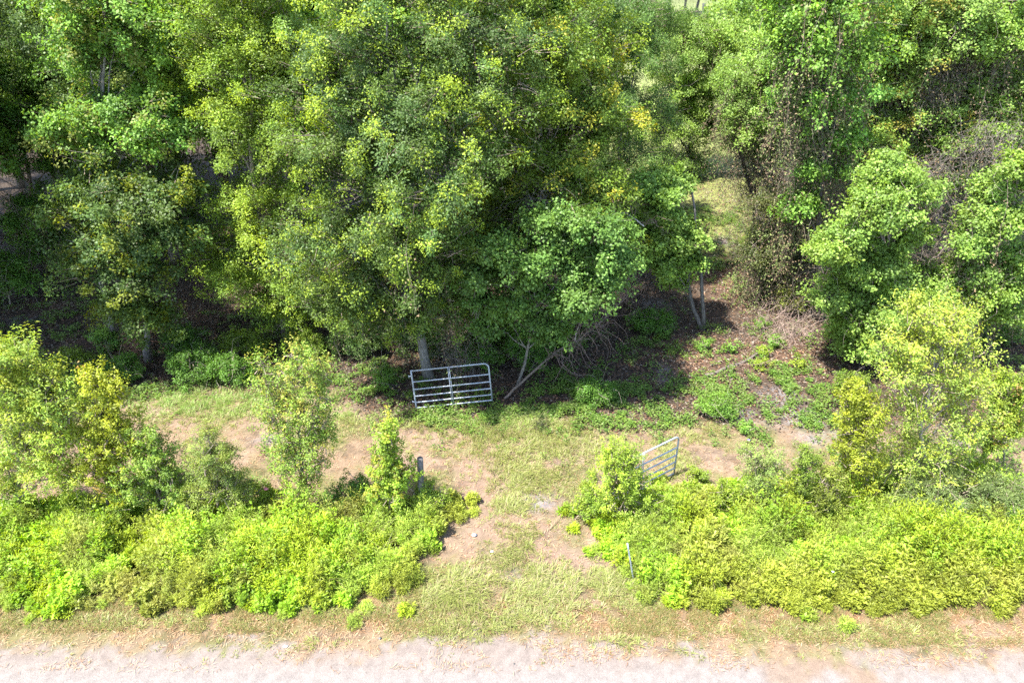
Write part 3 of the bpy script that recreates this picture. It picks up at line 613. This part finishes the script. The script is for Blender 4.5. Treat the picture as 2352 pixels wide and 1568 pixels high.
# understory in the shade
for i, (px, py, r, rz, pal, lab) in enumerate([
    (450,850,70,32,'shade',"leafy dark green bush in the shade between the two maples and the clearing"),
    (530,860,50,28,'shade',"spreading shaded bush at the clearing edge, right of the leafy dark green one"),
    (280,855,45,26,'shade',"shaded bush at the foot of the taller left maple"),
    (245,790,30,26,'gum',"lit low bush beside the left maple trunk"),
    (160,840,50,24,'olive',"brushy low bush between the left edge and the maple trunks"),(420,790,50,26,'shade',"low shaded bush just right of the maple trunks"),
    (200,880,30,24,'shade',"small shaded bush behind the large left shrub"),
    (820,800,60,50,'oak',"dim bush under the huge oak, left of the leaning gate"),
    (880,868,22,16,'gum',"small bright green bush just left of the leaning gate"),
    (1100,830,50,55,'shade',"dark bush behind the top right corner of the leaning gate"),
    (1200,820,55,60,'shade',"dark bush around the pale thin sweetgum stems"),
    (1280,800,50,40,'shade',"dark bush under the fresh green sweetgum beside the fallen branch"),
    (930,780,45,60,'oak',"dark evergreen bush left of the grey oak trunk"),
    (1800,640,60,55,'gum',"green bush at the base of the dark leaning trunk"),
    (1745,590,45,55,'olive',"tall dull brush hiding the foot of the dark leaning trunk"),
    (1850,610,55,80,'vine',"vine-smothered bush standing right of the dark leaning trunk"),
    (1830,700,40,40,'vine',"yellow-green vine bush hanging by the vine-wrapped trunk"),
    (1500,745,50,22,'shade',"low dark bush in the shade right of the fallen branch"),
    (2130,760,60,55,'olive',"dull green brush between the bushy sweetgum and the bright roadside tree"),
    (1960,900,40,28,'olive',"low olive bush at the left foot of the roadside tree"),
    (2300,760,70,45,'shade',"shaded brush at the far right edge under the trees"),
    (1370,905,48,18,'shade',"low green thicket on the shaded ground right of the leaning gate"),
    (1650,940,40,18,'gum',"low green patch of plants at the middle of the shaded ground"),
    (560,800,60,26,'olive',"low dull green brush on the shaded ground behind the clearing, left"),(1000,800,45,50,'oak',"dark leafy bush directly behind the grey oak trunk"),(1140,760,50,50,'shade',"shaded thicket below the left lobe of the fresh green sweetgum"),
    (700,800,50,30,'olive',"dull bush below the hanging boughs of the yellow-green oak")]):
    tree("shrub", (px, py+18), [(px-r*.45,py-rz*.35,r*.5,rz*.6),(px+r*.4,py-rz*.2,r*.5,rz*.55),(px,py-rz*.75,r*.5,rz*.55),(px+r*.1,py-rz*.1,r*.7,rz*.5)], pal, lab, "bush", r0=0.02, seed=400+i,
         leaf=(0.075, 0.055), dens=14, per=20, spray=0.18, dead=10, bump=.35)
for i, (px, py, lab) in enumerate([(1747,835,"bright green seedling on the red litter, nearest of the tight pair"),(1752,808,"bright green seedling on the red litter, farther of the tight pair"),(1831,832,"round bright seedling alone at the right of the red litter patch"),
                       (1677,800,"small green seedling left of the seedling pair"),(1782,788,"seedling beside the dead brush pile"),(1615,790,"pale green fern-like seedling at the foot of the slim leaning trunk"),
                       (1748,745,"tiny seedling at the end of the woodland path"),(1715,985,"small green plant on the sandy patch")]):
    tree("seedling", (px, py+12), [(px,py,13,11)], 'young' if i < 3 else 'gum', lab, "seedling", r0=0.008, seed=500+i, leaf=(0.10,0.06), dens=40, per=10, spray=0.10)

# ------------------------------------------------------------------ ground cover (nobody could count it)
def scatter(n, x0, x1, y0, y1, seed):
    rng = np.random.default_rng(seed); x = rng.uniform(x0, x1, n); y = rng.uniform(y0, y1, n)
    k = np.abs(x) < y*0.9+3.5
    return x[k], y[k], rng
# tall weeds along the road
def weeds(side, name, label, seed):
    mb = MB()
    x, y, rng = scatter(4300, -13, 13, 9.1, 14.4, seed)
    wb = weedband(x, y); k = ((wb > 0.0) | ((wb > -.55) & (rng.random(len(x)) < .07))) & ((x < 0) if side < 0 else (x > 0)); x, y, wb = x[k], y[k], wb[k]
    k = rng.random(len(x)) < .42+.9*sstep(.34, .56, fbm(x, y, 2.6, 117, 3)); x, y, wb = x[k], y[k], wb[k]
    m = len(x); hc = (0.26+0.62*sstep(-.2, 1.0, wb))*(0.6+0.5*sstep(.25, .75, fbm(x, y, 0.8, 111, 2)))*(0.5+0.95*rng.random(m))
    hc *= np.where(y > 12.2, 0.8, 1)*np.where(rng.random(m) < .07, 1.5, 1)
    NS = 12; ci = np.repeat(np.arange(m), NS); n = m*NS
    an = rng.random(n)*6.283; ra = rng.random(n)**.6
    H = hc[ci]*(1.05-.45*ra+.3*(rng.random(n)-.5)); x = x[ci]+.12*ra*np.cos(an); y = y[ci]+.12*ra*np.sin(an)
    z = gz(x, y); B = np.stack([x, y, z], 1)
    lean = rng.normal(0, 0.07, (n, 3)) + np.stack([np.cos(an), np.sin(an), 0*an], 1)*(.32*ra)[:, None]; lean[:, 2] = 0
    sp_ = (fbm(x, y, 0.9, 121, 3)+rng.normal(0, .11, m)[ci])
    kind = np.where(sp_ > 0.56, 2, np.where(sp_ > 0.44, 0, 1))     # 0 broad ragweed, 1 narrow goldenrod, 2 feathery fennel
    pal = np.array([(0.21, 0.345, 0.028), (0.27, 0.355, 0.026), (0.25, 0.34, 0.05)])
    base = pal[kind]; hv = fbm(x, y, 0.7, 131, 3)[:, None]
    base = base*(1-sstep(.5, .7, hv)) + np.array((0.25, 0.29, 0.04))*sstep(.5, .7, hv)
    dry = sstep(0.66, 0.78, fbm(x, y, 1.0, 141, 3))[:, None]; base = base*(1-dry*.6)+np.array((0.22, 0.19, 0.06))*dry*.6
    base = vary(base, rng, 0.12)*((0.75+.4*rng.random((m, 1)))*(.85+.3*sstep(.3, .65, fbm(x[::NS], y[::NS], 1.7, 137, 3)))[:, None])[ci]
    twigs(mb, B, B+lean*H[:, None]+np.stack([0*x, 0*x, H*0.92], 1), 0.006, 0.003, np.array((0.16, 0.18, 0.05)))
    K = 42
    t = 0.12+0.9*rng.random((n, K))**0.75
    rho = (0.125*(1.12-t)+0.03)*np.sqrt(rng.random((n, K)))*(0.6+0.8*rng.random((n, 1)))*np.clip(H, .4, 1.2)[:, None]*1.25
    a = rng.random((n, K))*6.283
    rad = np.stack([np.cos(a), np.sin(a), 0*a], 2)
    P = B[:, None]+lean[:, None]*(t*H[:, None])[..., None]+rad*rho[..., None]; P[..., 2] += t*H[:, None]
    D = rad + rng.normal(0, .3, rad.shape); D[..., 2] += np.where(t > .85, 1.0, 0.25)
    D = unit(D); N_ = unit(np.array((0, 0, 1.0))+rng.normal(0, .45, D.shape))
    kk = np.repeat(kind, K)
    L = np.array([0.082, 0.085, 0.08])[kk]*(0.6+.8*rng.random(n*K)); Wd = np.array([0.045, 0.02, 0.012])[kk]*(0.7+.6*rng.random(n*K))
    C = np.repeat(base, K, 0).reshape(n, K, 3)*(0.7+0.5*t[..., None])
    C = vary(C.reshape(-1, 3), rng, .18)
    kites(mb, P.reshape(-1, 3), D.reshape(-1, 3), N_.reshape(-1, 3), L, Wd, C, .12, .1)
    # tall grass and seed stalks standing among the weeds
    j = rng.random(m) < .35; gi = np.where(j)[0]; gi = gi[rng.integers(0, len(gi), len(gi)*6)]; q = len(gi)
    gx_ = B[gi*NS, 0]+rng.normal(0, .06, q); gy_ = B[gi*NS, 1]+rng.normal(0, .06, q); fa = rng.random(q)*6.283
    gc = pick([(0.26, 0.29, 0.10), (0.33, 0.29, 0.14), (0.20, 0.26, 0.06)], rng.integers(0, 3, q))
    blades(mb, np.stack([gx_, gy_, gz(gx_, gy_)], 1), np.stack([np.cos(fa), np.sin(fa), 0*fa], 1), hc[gi]*(1.0+.5*rng.random(q)), .011, vary(gc, rng, .2), .15+.5*rng.random(q))
    o = mb.build(name, M_leaf); tag(o, label, "weeds", kind="stuff")
weeds(-1, "tall_weeds", "bank of bright green tall weeds left of the grassy track", 201)
weeds(1, "tall_weeds", "bank of bright green tall weeds right of the grassy track", 202)

# green grass
mb = MB()
x, y, rng = scatter(1100000, -24, 24, 8.4, 24, 210)
road, track, forest, n1, n2, n3 = zones(x, y)
GP = [(1180,985,150,30,1.0),(1000,965,80,20,.8),(1230,1030,180,35,.6),(1200,1100,110,45,.65),(1170,1160,50,30,.8),(1190,1260,70,60,.6),(1250,1340,110,60,.8),(1060,1370,120,60,.95),(1430,1345,90,45,.9),(1090,1440,110,30,.8),(1170,1420,140,40,.6),
      (480,930,190,35,.6),(420,890,90,15,.4),(860,965,100,18,.6),(1580,1000,80,25,.3),(1480,1390,160,15,.4),(1550,1070,40,40,.5),(800,1400,300,14,.45),(250,1430,260,14,.4),(1950,1450,260,20,.4),(1430,1480,60,16,.6),(1560,1500,40,12,.5),(1050,1460,60,14,.5),(720,1480,90,10,.35)]
dg = np.zeros_like(x)
for px, py, rx, ry, a in GP:
    c = G(px, py); ax_ = G(px+rx, py)[0]-c[0]; by_ = G(px, py-ry)[1]-c[1]
    dg = np.maximum(dg, a*np.exp(-((x-c[0])/ax_)**2-((y-c[1])/by_)**2))
dens_ = (dg*1.3*(0.25+1.3*sstep(.3, .65, n3)) + 0.16*sstep(.45, .65, n2))*(1-forest*.5)*(1-track*.68)*(1-road*.75)
k = (rng.random(len(x)) < dens_*.16) & (weedband(x, y) < .25); x, y = x[k], y[k]; d0 = dg[k]; m = len(x)
NB = 11; ci = np.repeat(np.arange(m), NB); n = m*NB; tl_ = (.6+.8*rng.random(m))[ci]; d0 = d0[ci]
fa = rng.random(n)*6.283; wind = fbm(x, y, .8, 151, 2)[ci]*12.6
D = unit(np.stack([np.cos(fa)+.8*np.cos(wind), np.sin(fa)+.8*np.sin(wind), 0*fa], 1)+1e-4)
x = x[ci]+.03*np.cos(fa); y = y[ci]+.03*np.sin(fa); P = np.stack([x, y, gz(x, y)-.005], 1)
sh = sstep(16.0, 16.8, y)[:, None]
C = np.array((0.20, 0.228, 0.06))*(1-sh)+np.array((0.17, 0.26, 0.05))*sh
C = np.where(rng.random((n, 1)) < .22, np.array((0.27, 0.22, 0.12)), C); C = vary(C, rng, .25)*(.8+.4*rng.random((m, 1)))[ci]
blades(mb, P, D, (0.10+.26*d0)*tl_*(0.6+.6*rng.random(n)), 0.008+.006*rng.random(n), C, .45+.5*rng.random(n))
tag(mb.build("grass", M_grass), "short green grass over the track and the clearing", "grass", kind="stuff")
# straw
mb = MB()
x, y, rng = scatter(330000, -24, 24, 8.2, 20, 211)
road, track, forest, n1, n2, n3 = zones(x, y)
e1 = np.exp(-((y-9.15)/0.55)**2)
strawroad = sstep(.5, .62, fbm(x, y*2.2, .9, 160, 3))*np.exp(-((y-8.6)/.4)**2)*1.3 + sstep(.5, .62, fbm(x, y, 1.2, 161, 3))*sstep(3.5, 6, x)*sstep(7.9, 8.6, y)*.5
de = (0.35*(1-forest)*(0.4+n3) + .8*e1*sstep(.3, .6, n3))*(1-road)+strawroad*road
k = (rng.random(len(x)) < de) & (weedband(x, y) < .2); x, y = x[k], y[k]; n = len(x)
fa = rng.random(n)*6.283; el_ = np.abs(rng.normal(0, .12, n))
P = np.stack([x, y, gz(x, y)+.012+.02*rng.random(n)], 1); D = unit(np.stack([np.cos(fa), np.sin(fa), el_], 1))
C = pick([(0.30, 0.21, 0.12), (0.36, 0.28, 0.17), (0.25, 0.14, 0.07), (0.20, 0.11, 0.06)], rng.integers(0, 4, n)); C = vary(C, rng, .25)
kites(mb, P, D, np.tile((0, 0, 1.0), (n, 1)), .05+.12*rng.random(n), .006+.005*rng.random(n), C, .1)
tag(mb.build("dry_grass", M_dry), "brown dead grass scattered over the clearing and the road edge", "dry grass", kind="stuff")
# verge clumps: low olive tufts along the road
mb = MB()
x, y, rng = scatter(60000, -13, 13, 8.5, 10.6, 212)
n3 = fbm(x, y, 2.2, 171, 3); wb = weedband(x, y)
ed = 9.05+.25*(fbm(x, y, .8, 172)-.5)-.25*sstep(3, 8, x)
k = (y > ed) & (rng.random(len(x)) < sstep(.36, .6, n3)*.8) & ((np.abs(x-.3) > 1.8) | (rng.random(len(x)) < .12)) & (wb < .4); x, y = x[k], y[k]; n = len(x)
K = 5; x = np.repeat(x, K)+rng.normal(0, .03, n*K); y = np.repeat(y, K)+rng.normal(0, .03, n*K); n = n*K
fa = rng.random(n)*6.283; D = np.stack([np.cos(fa), np.sin(fa), 0*fa], 1); P = np.stack([x, y, gz(x, y)-.005], 1)
C = pick([(0.15, 0.155, 0.04), (0.22, 0.17, 0.065), (0.11, 0.145, 0.035), (0.26, 0.18, 0.08)], rng.integers(0, 4, n)); C = vary(C, rng, .25)
blades(mb, P, D, .06+.13*rng.random(n), .007, C, .4+.5*rng.random(n))
tag(mb.build("verge_grass", M_grass), "olive and straw coloured rough grass between the weeds and the road", "grass", kind="stuff")
# leaf litter in the woods
mb = MB()
x, y, rng = scatter(420000, -26, 26, 15.5, 40, 213)
road, track, forest, n1, n2, n3 = zones(x, y)
near = np.clip(18/y, .2, 1)
k = rng.random(len(x)) < forest*(.35+.9*n3)*near; x, y = x[k], y[k]; n = len(x)
N_ = unit(np.array((0, 0, 1.0))+rng.normal(0, .4, (n, 3))); fa = rng.random(n)*6.283
P = np.stack([x, y, gz(x, y)+.01+.02*rng.random(n)], 1); D = np.stack([np.cos(fa), np.sin(fa), rng.normal(0, .2, n)], 1)
red = blobw(x, y, REDLIT_DAPPLES)
C = pick([(0.15, 0.08, 0.045), (0.11, 0.07, 0.045), (0.20, 0.11, 0.06), (0.07, 0.05, 0.035), (0.23, 0.18, 0.13)], rng.integers(0, 5, n))
C = C*np.array((.85, .92, 1.0))*(.85+.6*red[:, None]); C = vary(C, rng, .35)  # leaves brighter on the red patches and in the painted dapples
kites(mb, P, D, N_, .06+.07*rng.random(n), .02+.04*rng.random(n), C, .2)
tag(mb.build("leaf_litter", M_dry), "reddish brown fallen leaves on the woodland floor", "leaf litter", kind="stuff")
# low green ground cover in the shade and on the sandy patch
mb = MB()
x, y, rng = scatter(240000, -24, 24, 13.4, 34, 214)
cv = np.zeros_like(x)
for px, py, rx, ry, a in [(1350,920,220,50,1.2),(1100,965,140,26,1.1),(1450,965,160,26,1.0),(900,900,80,30,.7),(1600,910,90,50,.8),(1650,930,90,50,.8),(1800,880,120,35,.9),(1850,960,100,45,.75),(1730,1000,70,30,.5),(1500,800,120,50,.35),(1700,780,160,40,.25),(480,850,150,45,.7),(250,850,120,40,.6),(300,900,220,20,.6),
                          (650,740,80,30,.4),(820,850,80,50,.7),(560,740,100,20,.4),(1640,600,40,60,.4),(1640,440,60,80,.5),(2250,1060,120,40,.6),(2250,760,120,60,.3),(1640,480,60,40,.8),(900,905,140,16,.5),(1950,1060,100,50,.5),(80,760,160,60,.25),(200,700,120,60,.15),(640,1050,40,90,.3)]:
    c = G(px, py); ax_ = G(px+rx, py)[0]-c[0]; by_ = G(px, py-ry)[1]-c[1]
    cv = np.maximum(cv, a*np.exp(-((x-c[0])/ax_)**2-((y-c[1])/by_)**2))
n3 = fbm(x, y, 1.8, 181, 3)
k = (rng.random(len(x)) < cv*sstep(.38, .6, n3)*.75); x, y = x[k], y[k]; n = len(x)
hh = (.08+.3*fbm(x, y, 1.1, 191, 2)**1.5); K = 10
B = np.stack([x, y, gz(x, y)], 1); twigs(mb, B, B+np.stack([0*x, 0*x, hh*.9], 1), .004, .002, np.array((.12, .14, .05)))
t = .3+.7*rng.random((n, K)); a = rng.random((n, K))*6.283; rad = np.stack([np.cos(a), np.sin(a), 0*a], 2)
P = B[:, None]+rad*(.09*rng.random((n, K)))[..., None]; P[..., 2] += t*hh[:, None]
D = unit(rad+rng.normal(0, .2, rad.shape)); N_ = unit(np.array((0, 0, 1.0))+rng.normal(0, .35, D.shape))
C = pick([(0.11, 0.20, 0.03), (0.14, 0.22, 0.035), (0.09, 0.17, 0.03), (0.16, 0.22, 0.06)], rng.integers(0, 4, n)); C = vary(np.repeat(C, K, 0), rng, .25)
kites(mb, P.reshape(-1, 3), D.reshape(-1, 3), N_.reshape(-1, 3), .05+.05*rng.random(n*K), .03+.025*rng.random(n*K), C, .12)
tag(mb.build("ground_cover", M_leaf), "low leafy green plants creeping over the shaded ground and sandy patch", "ground cover", kind="stuff")

# ------------------------------------------------------------------ gates
def gate(name, label, length, height, M, braces=(0.5,)):
    root = empty(name, M.to_translation()); tag(root, label, "gate", "steel tube farm gates"); root.rotation_euler = M.to_euler()
    R = 0.024; rr = 0.15; zc = np.array(root.location)*0
    col = np.array((.6, .64, .7))
    def local(mb, nm):
        o = mb.build(nm, M_galv, smooth=True); o.parent = root; o.location = (0, 0, 0); return o
    mb = MB()                                   # outer frame, rounded upper far corner
    pts = [(0, 0, 0.0)]
    n = 7
    for k in range(9): pts.append((0, 0, height*(k+1)/9))
    tube(mb, pts, R*1.1, col, 12); local(mb, "hinge_post")
    mb = MB(); pts = [(0.0, 0, height-.03)]
    pts += [(length-rr, 0, height-.03)] + [(length-rr+rr*math.sin(a), 0, height-.03-rr+rr*math.cos(a)) for a in np.linspace(.2, math.pi/2, 8)]
    pts += [(length, 0, height*.5), (length, 0, 0.02)]
    tube(mb, pts, R, col, 12); local(mb, "top_rail")
    hs = [0.05, 0.23, 0.43, 0.65, 0.89]
    for h in hs:
        mb = MB(); tube(mb, [(R*.5, 0, h*height/1.27), (length*.33, 0, h*height/1.27), (length*.66, 0, h*height/1.27), (length-R*.5, 0, h*height/1.27)], R*.86, col, 10, cap=False); local(mb, "rail")
    for b in braces:
        for o_ in (-.022, .022):
            mb = MB(); tube(mb, [(length*b+o_, -R*1.15, .03), (length*b+o_, -R*1.15, height*.5), (length*b+o_, -R*1.15, height-.02)], R*.5, col, 8); local(mb, "brace")
    for h in (.2*height, .85*height):
        mb = MB(); tube(mb, [(-.075, 0, h), (-.02, 0, h)], .02, col, 8); tube(mb, [(-.085, 0, h-.04), (-.085, 0, h+.04)], .018, col, 8); local(mb, "hinge_bracket")
    return root
from mathutils import Matrix
def gate_matrix(p0, p1, lean):
    "foot line from p0 to p1, leaning back by angle lean"
    p0 = Vector(p0); p1 = Vector(p1); xax = (p1-p0).normalized()
    yax = Vector((0, 0, 1)).cross(xax).normalized()
    zax = xax.cross(yax)
    Rm = Matrix((xax, yax, zax)).transposed(); Rm = Rm @ Matrix.Rotation(-lean, 3, 'X')
    M = Rm.to_4x4(); M.translation = p0; return M
a = G(957, 941); a[2] = .02; b = W(1131, 922, a[1]+.15)[0]
Lg = float(np.linalg.norm(b-a))
gate("farm_gate", "galvanised tube gate leaning back against the trees at the edge of the shade", Lg, 1.30, gate_matrix(a, b, math.radians(14)), (.485,))
# open gate on the right, seen at a slant
a = G(1547, 1093); a[2] = .05
dirg = G(1445, 1143)-a; dirg = dirg/np.linalg.norm(dirg)
gate("farm_gate", "open galvanised tube gate half hidden behind the rounded bright green shrub", 2.44, 1.42, gate_matrix(a+dirg*2.44, a, 0.0), (.5,))

# fence post, sign post, fallen branch, brush
def post(name, label, cat, pa, top, r, mat, col, taper=.95):
    rng = np.random.default_rng(5); b = G(*pa); t, _ = W(*top, b[1]); b[2] = float(gz(b[0], b[1]))
    mb = MB(); pts = [b*(1-k)+t*k for k in np.linspace(-.05, 1, 8)]
    tube(mb, pts, np.linspace(r, r*taper, 8), np.asarray(col), 10, rng=rng, rough=.04 if mat is M_bark else 0)
    o = mb.build(name, mat, origin=b, smooth=True); tag(o, label, cat); return o
post("fence_post", "weathered grey wooden fence post in the left weeds, half wrapped in vine", "fence post", (968, 1180), (965, 1052), .08, M_bark, (.085, .08, .078))
post("metal_post", "thin silver metal stake leaning at the edge of the right weeds", "metal post", (1456, 1330), (1441, 1247), .02, M_galv, (.7, .72, .75))
post("utility_post", "dark slim post in the far field at the top of the gap", "post", (1616, 72), (1617, 8), .22, M_bark, (.05, .05, .05))
rng = np.random.default_rng(8)
def branch_thing(name, label, cat, pix, rad, col, twn=0):
    mb = MB(); P = []
    for px, py, h in pix:
        g = G(px, py)
        if h:      # raised points: lift along the view line to height h
            k = (CAMH-h)/CAMH; g = np.array((g[0]*k, g[1]*k, h))
        P.append(g)
    pts = []
    for i in range(len(P)-1): pts += list(wig(P[i], P[i+1], 6, .10, rng)[:-1])
    pts.append(P[-1]); pts = np.array(pts)
    tube(mb, pts, np.linspace(rad, rad*.35, len(pts)), np.asarray(col), 8, rng=rng, rough=.04)
    root = empty(name, P[0]); tag(root, label, cat)
    mb.build("limb", M_bark, root, smooth=True)
    if twn:
        tb = MB(); i = rng.integers(len(pts)//3, len(pts), twn)
        chains(tb, pts[i], rng.normal(0, 1, (twn, 3))+np.array((.3, 0, .3)), 6, .24, .012, np.array((.22, .15, .12)), rng, .35, .1)
        tag(tb.build("twigs", M_bark, root), kind="stuff")
    return root
branch_thing("fallen_branch", "long pale fallen branch slanting up to the right from beside the leaning gate", "branch",
     [(1158,915,.08),(1215,862,.5),(1245,835,.75),(1290,800,1.0),(1330,780,1.2),(1375,745,1.4),(1400,715,1.6),(1440,682,1.9)], .042, (.14,.105,.08), 90)
branch_thing("forked_branch", "short stub forking upward off the fallen branch", "branch", [(1320,785,1.15),(1325,760,1.4),(1332,738,1.7)], .03, (.34,.27,.22))
branch_thing("bare_branch", "bare whitish branch sticking out above the small leaning sweetgum", "branch", [(1360,505,4.2),(1400,492,4.5),(1440,490,4.6),(1480,520,4.4)], .05, (.5,.46,.42), 12)
branch_thing("crooked_branch", "crooked pale bare stem behind the weeds inside the tall lime-green young tree", "branch", [(2090,1140,.3),(2086,1100,.8),(2095,1070,1.1),(2102,1058,1.3)], .035, (.3,.28,.25))
branch_thing("stick", "thin brown stick lying across the right wheel track", "stick", [(1262,1215,.03),(1285,1185,.06),(1310,1155,.03)], .012, (.25,.16,.1))
branch_thing("log", "dark rotten log lying at the edge of the red litter", "log", [(1620,862,.08),(1720,825,.12),(1790,775,.15)], .07, (.10,.08,.07), 10)
def brush(name, label, px, py, rx, ry, hh, n, col, seed):
    r = np.random.default_rng(seed); c = G(px, py); rxm = G(px+rx, py)[0]-c[0]; rym = max(G(px, py-ry)[1]-c[1], .3)
    P = np.stack([c[0]+r.normal(0, .5, n)*rxm, c[1]+r.normal(0, .5, n)*rym, r.random(n)**1.4*hh], 1)
    mb = MB(); chains(mb, P, r.normal(0, 1, (n, 3))*np.array((1, 1, .5))+np.array((.5, .2, .2)), 5, .22, .006, np.asarray(col), r, .45, .02)
    tag(mb.build(name, M_bark, origin=c), label, "brush pile")
brush("brush_pile", "heap of dead grey-brown sticks at the right of the red litter", 1790, 775, 75, 28, .8, 260, (.26,.19,.16), 61)
brush("brush_pile", "tall tangle of dead brown twigs between the fresh sweetgum and the slim leaning one", 1420, 700, 55, 40, 3.2, 420, (.20,.145,.12), 62)
brush("brush_pile", "tangle of bare twigs behind the leaning gate beside the oak trunk", 1060, 830, 50, 25, 2.2, 260, (.27,.22,.18), 63)
brush("brush_pile", "dead brown fronds at the foot of the lower left maple", 310, 810, 25, 14, .8, 120, (.30,.16,.10), 64)
brush("brush_pile", "brown bramble at the foot of the dark leaning trunk", 1790, 700, 50, 30, 1.8, 300, (.19,.14,.11), 65)
brush("brush_pile", "brown bramble under the bushy grey-green sweetgum, right side", 2110, 740, 60, 35, 2.8, 360, (.2,.15,.13), 66)

def vine_tangle(px, py, d, rx, rz, n, label, seed, col=(.14,.12,.105)):
    r = np.random.default_rng(seed); c, m = W(px, py, d)
    root = empty("vine_tangle", c); tag(root, label, "vines")
    n = int(n*.6); P = c + r.normal(0, .6, (n, 3))*np.array((rx*m, .5, rz*m)); P[:, 2] = np.maximum(P[:, 2], .3)
    mb = MB(); q = chains(mb, P, r.normal(0, 1, (n, 3))+np.array((0, 0, -.8)), 8, .2, .006, np.asarray(col), r, .38, .12)
    tag(mb.build("vine_stems", M_bark, root), kind="stuff")
    q = q[r.random(len(q)) < .55]; q = q+r.normal(0, .08, q.shape); k = len(q); lb = MB()
    vl = pick([(0.14, 0.095, 0.055), (0.19, 0.13, 0.07), (0.13, 0.15, 0.045), (0.11, 0.08, 0.05)], r.integers(0, 4, k))
    kites(lb, q, r.normal(0, 1, (k, 3))+np.array((0, 0, -.8)), r.normal(0, 1, (k, 3)), .05+.05*r.random(k), .035, vary(vl, r, .3), .1)
    tag(lb.build("dead_leaves", M_dry, root), kind="stuff")
for i, a in enumerate([(2160,175,25.0,75,55,420,"big grey tangle of bare vines high in the trees near the top right"),
    (2285,330,22.5,60,50,300,"grey bare vine tangle at the right edge above the light green sweetgum"),
    (1535,330,33,28,90,260,"column of brown dead vines left of the woodland path, high up"),
    (1835,400,26,40,90,380,"brown vine curtain hanging beside the vine-wrapped trunk"),
    (1960,470,24,55,80,420,"brown and yellow vine curtain in the middle of the right-hand woods"),
    (1800,560,25.5,60,80,500,"dense dark vine thicket between the woodland path and the bushy sweetgum"),
    (1735,350,31,30,80,260,"airy brown vine veil at the upper right edge of the woodland path"),
    (1880,640,22.5,40,60,380,"dark bramble veil around the vine-wrapped trunk"),
    (2130,400,23,50,45,300,"brown vine knot between the bushy sweetgum and the right edge"),
    (2160,600,20.5,50,90,420,"dark brown vine curtain hanging between the two right-hand sweetgums"),
    (1720,440,28,30,110,260,"thin brown vines hanging over the dark leaning trunk"),
    (1230,470,18.5,30,60,160,"dead brown vines hanging down the front of the olive green tree"),
    (1060,790,18.6,40,60,200,"pale bare vines hanging beside the grey oak trunk")]):
    vine_tangle(*a, seed=800+i)

# palm fronds in the left weeds
def frond_plant(px, py, label, h, n, seed, col):
    r = np.random.default_rng(seed); g = G(px, py); g[2] = .02
    root = empty("fern_plant" if 'fern' in label else "palmetto", g); tag(root, label, "fern" if 'fern' in label else "palmetto")
    for i in range(n):
        mb = MB(); a = r.uniform(0, 6.28); d = np.array((math.cos(a), math.sin(a), 0)); L = h*r.uniform(.8, 1.15)
        t = np.linspace(0, 1, 22)[:, None]
        sp_ = g + np.array((0, 0, 1.0))*(h*(.55*t+.75*t-1.0*t*t)) + d*L*.95*t
        tube(mb, sp_[::3], np.linspace(.008, .003, len(sp_[::3])), np.array(col)*.8, 4, cap=False)
        T = unit(np.gradient(sp_, axis=0)); side = unit(np.cross(T, (0, 0, 1.0)))
        for s in (-1, 1):
            kites(mb, sp_[4:], side[4:]*s+T[4:]*.6, np.tile((0, 0, 1.0), (18, 1)), .26*np.sin(np.linspace(.5, 3.0, 18))+.03, .022, vary(np.tile(col, (18, 1)), r, .15), .1, .2)
        mb.build("frond", M_leaf, root)
frond_plant(470, 1190, "yellow-green feathery fern in the left weeds below the olive bush", .95, 8, 71, (.28,.31,.05))
frond_plant(390, 1170, "pale green feathery fern under the mid green shrub", 1.0, 7, 72, (.2,.25,.08))
frond_plant(560, 1195, "yellowish fern at the right foot of the olive bush", .85, 7, 73, (.27,.29,.05))
frond_plant(2320, 1190, "green palm-like fern at the far right edge of the weeds", 1.1, 8, 74, (.13,.22,.04))
frond_plant(825, 1215, "small palmetto left of the fence post", .6, 8, 75, (.2,.27,.05))

# litter and stones
def scrap(px, py, s, col, label, name="paper_scrap", cat="litter", mat=None, h=.03, seed=1):
    r = np.random.default_rng(seed); g = G(px, py); k = (CAMH-h)/CAMH; g = np.array((g[0]*k, g[1]*k, h))
    a = np.linspace(0, 6.283, 9)[:-1]; V = [(0, 0, s*.35)]
    V += [(s*(.7+.6*r.random())*math.cos(q), s*(.6+.5*r.random())*math.sin(q), s*.25*r.random()) for q in a]
    V += [(0, 0, -s*.2)]
    V = np.array(V)+g; f = [(0, 1+k_, 1+(k_+1) % 8) for k_ in range(8)]+[(9, 1+(k_+1) % 8, 1+k_) for k_ in range(8)]
    mb = MB(); mb.add(V, np.asarray(col), None, f); tag(mb.build(name, mat or M_cloth, origin=g), label, cat)
scrap(1089, 1228, .07, (.8,.8,.82), "white crumpled scrap on the left wheel track", seed=1)
scrap(1130, 1266, .05, (.75,.77,.8), "smaller white scrap farther down the left wheel track", seed=2)
scrap(777, 1237, .035, (.7,.72,.75), "white scrap caught in the left weeds", h=.75, seed=3)
scrap(1913, 1312, .03, (.7,.7,.7), "white scrap caught in the right weeds", h=.9, seed=4)
scrap(656, 1483, .05, (.8,.8,.8), "pale stone on the road edge at the left", "stone", "stone", M_stone, .02, 5)
scrap(872, 1465, .04, (.12,.11,.11), "dark pebble on the road edge below the left weeds", "stone", "stone", M_stone, .02, 6)
scrap(1181, 1523, .02, (.08,.08,.08), "tiny dark pebble on the white sand road", "stone", "stone", M_stone, .01, 7)
scrap(1720, 1010, .05, (.35,.3,.8), "purple-blue scrap on the ground near the sandy patch", h=.3, seed=8)
scrap(611, 1122, .07, (.65,.22,.28), "pink flagging scrap on the vine-hung stem left of the tall open sapling", "ribbon", "ribbon", None, .9, 9)
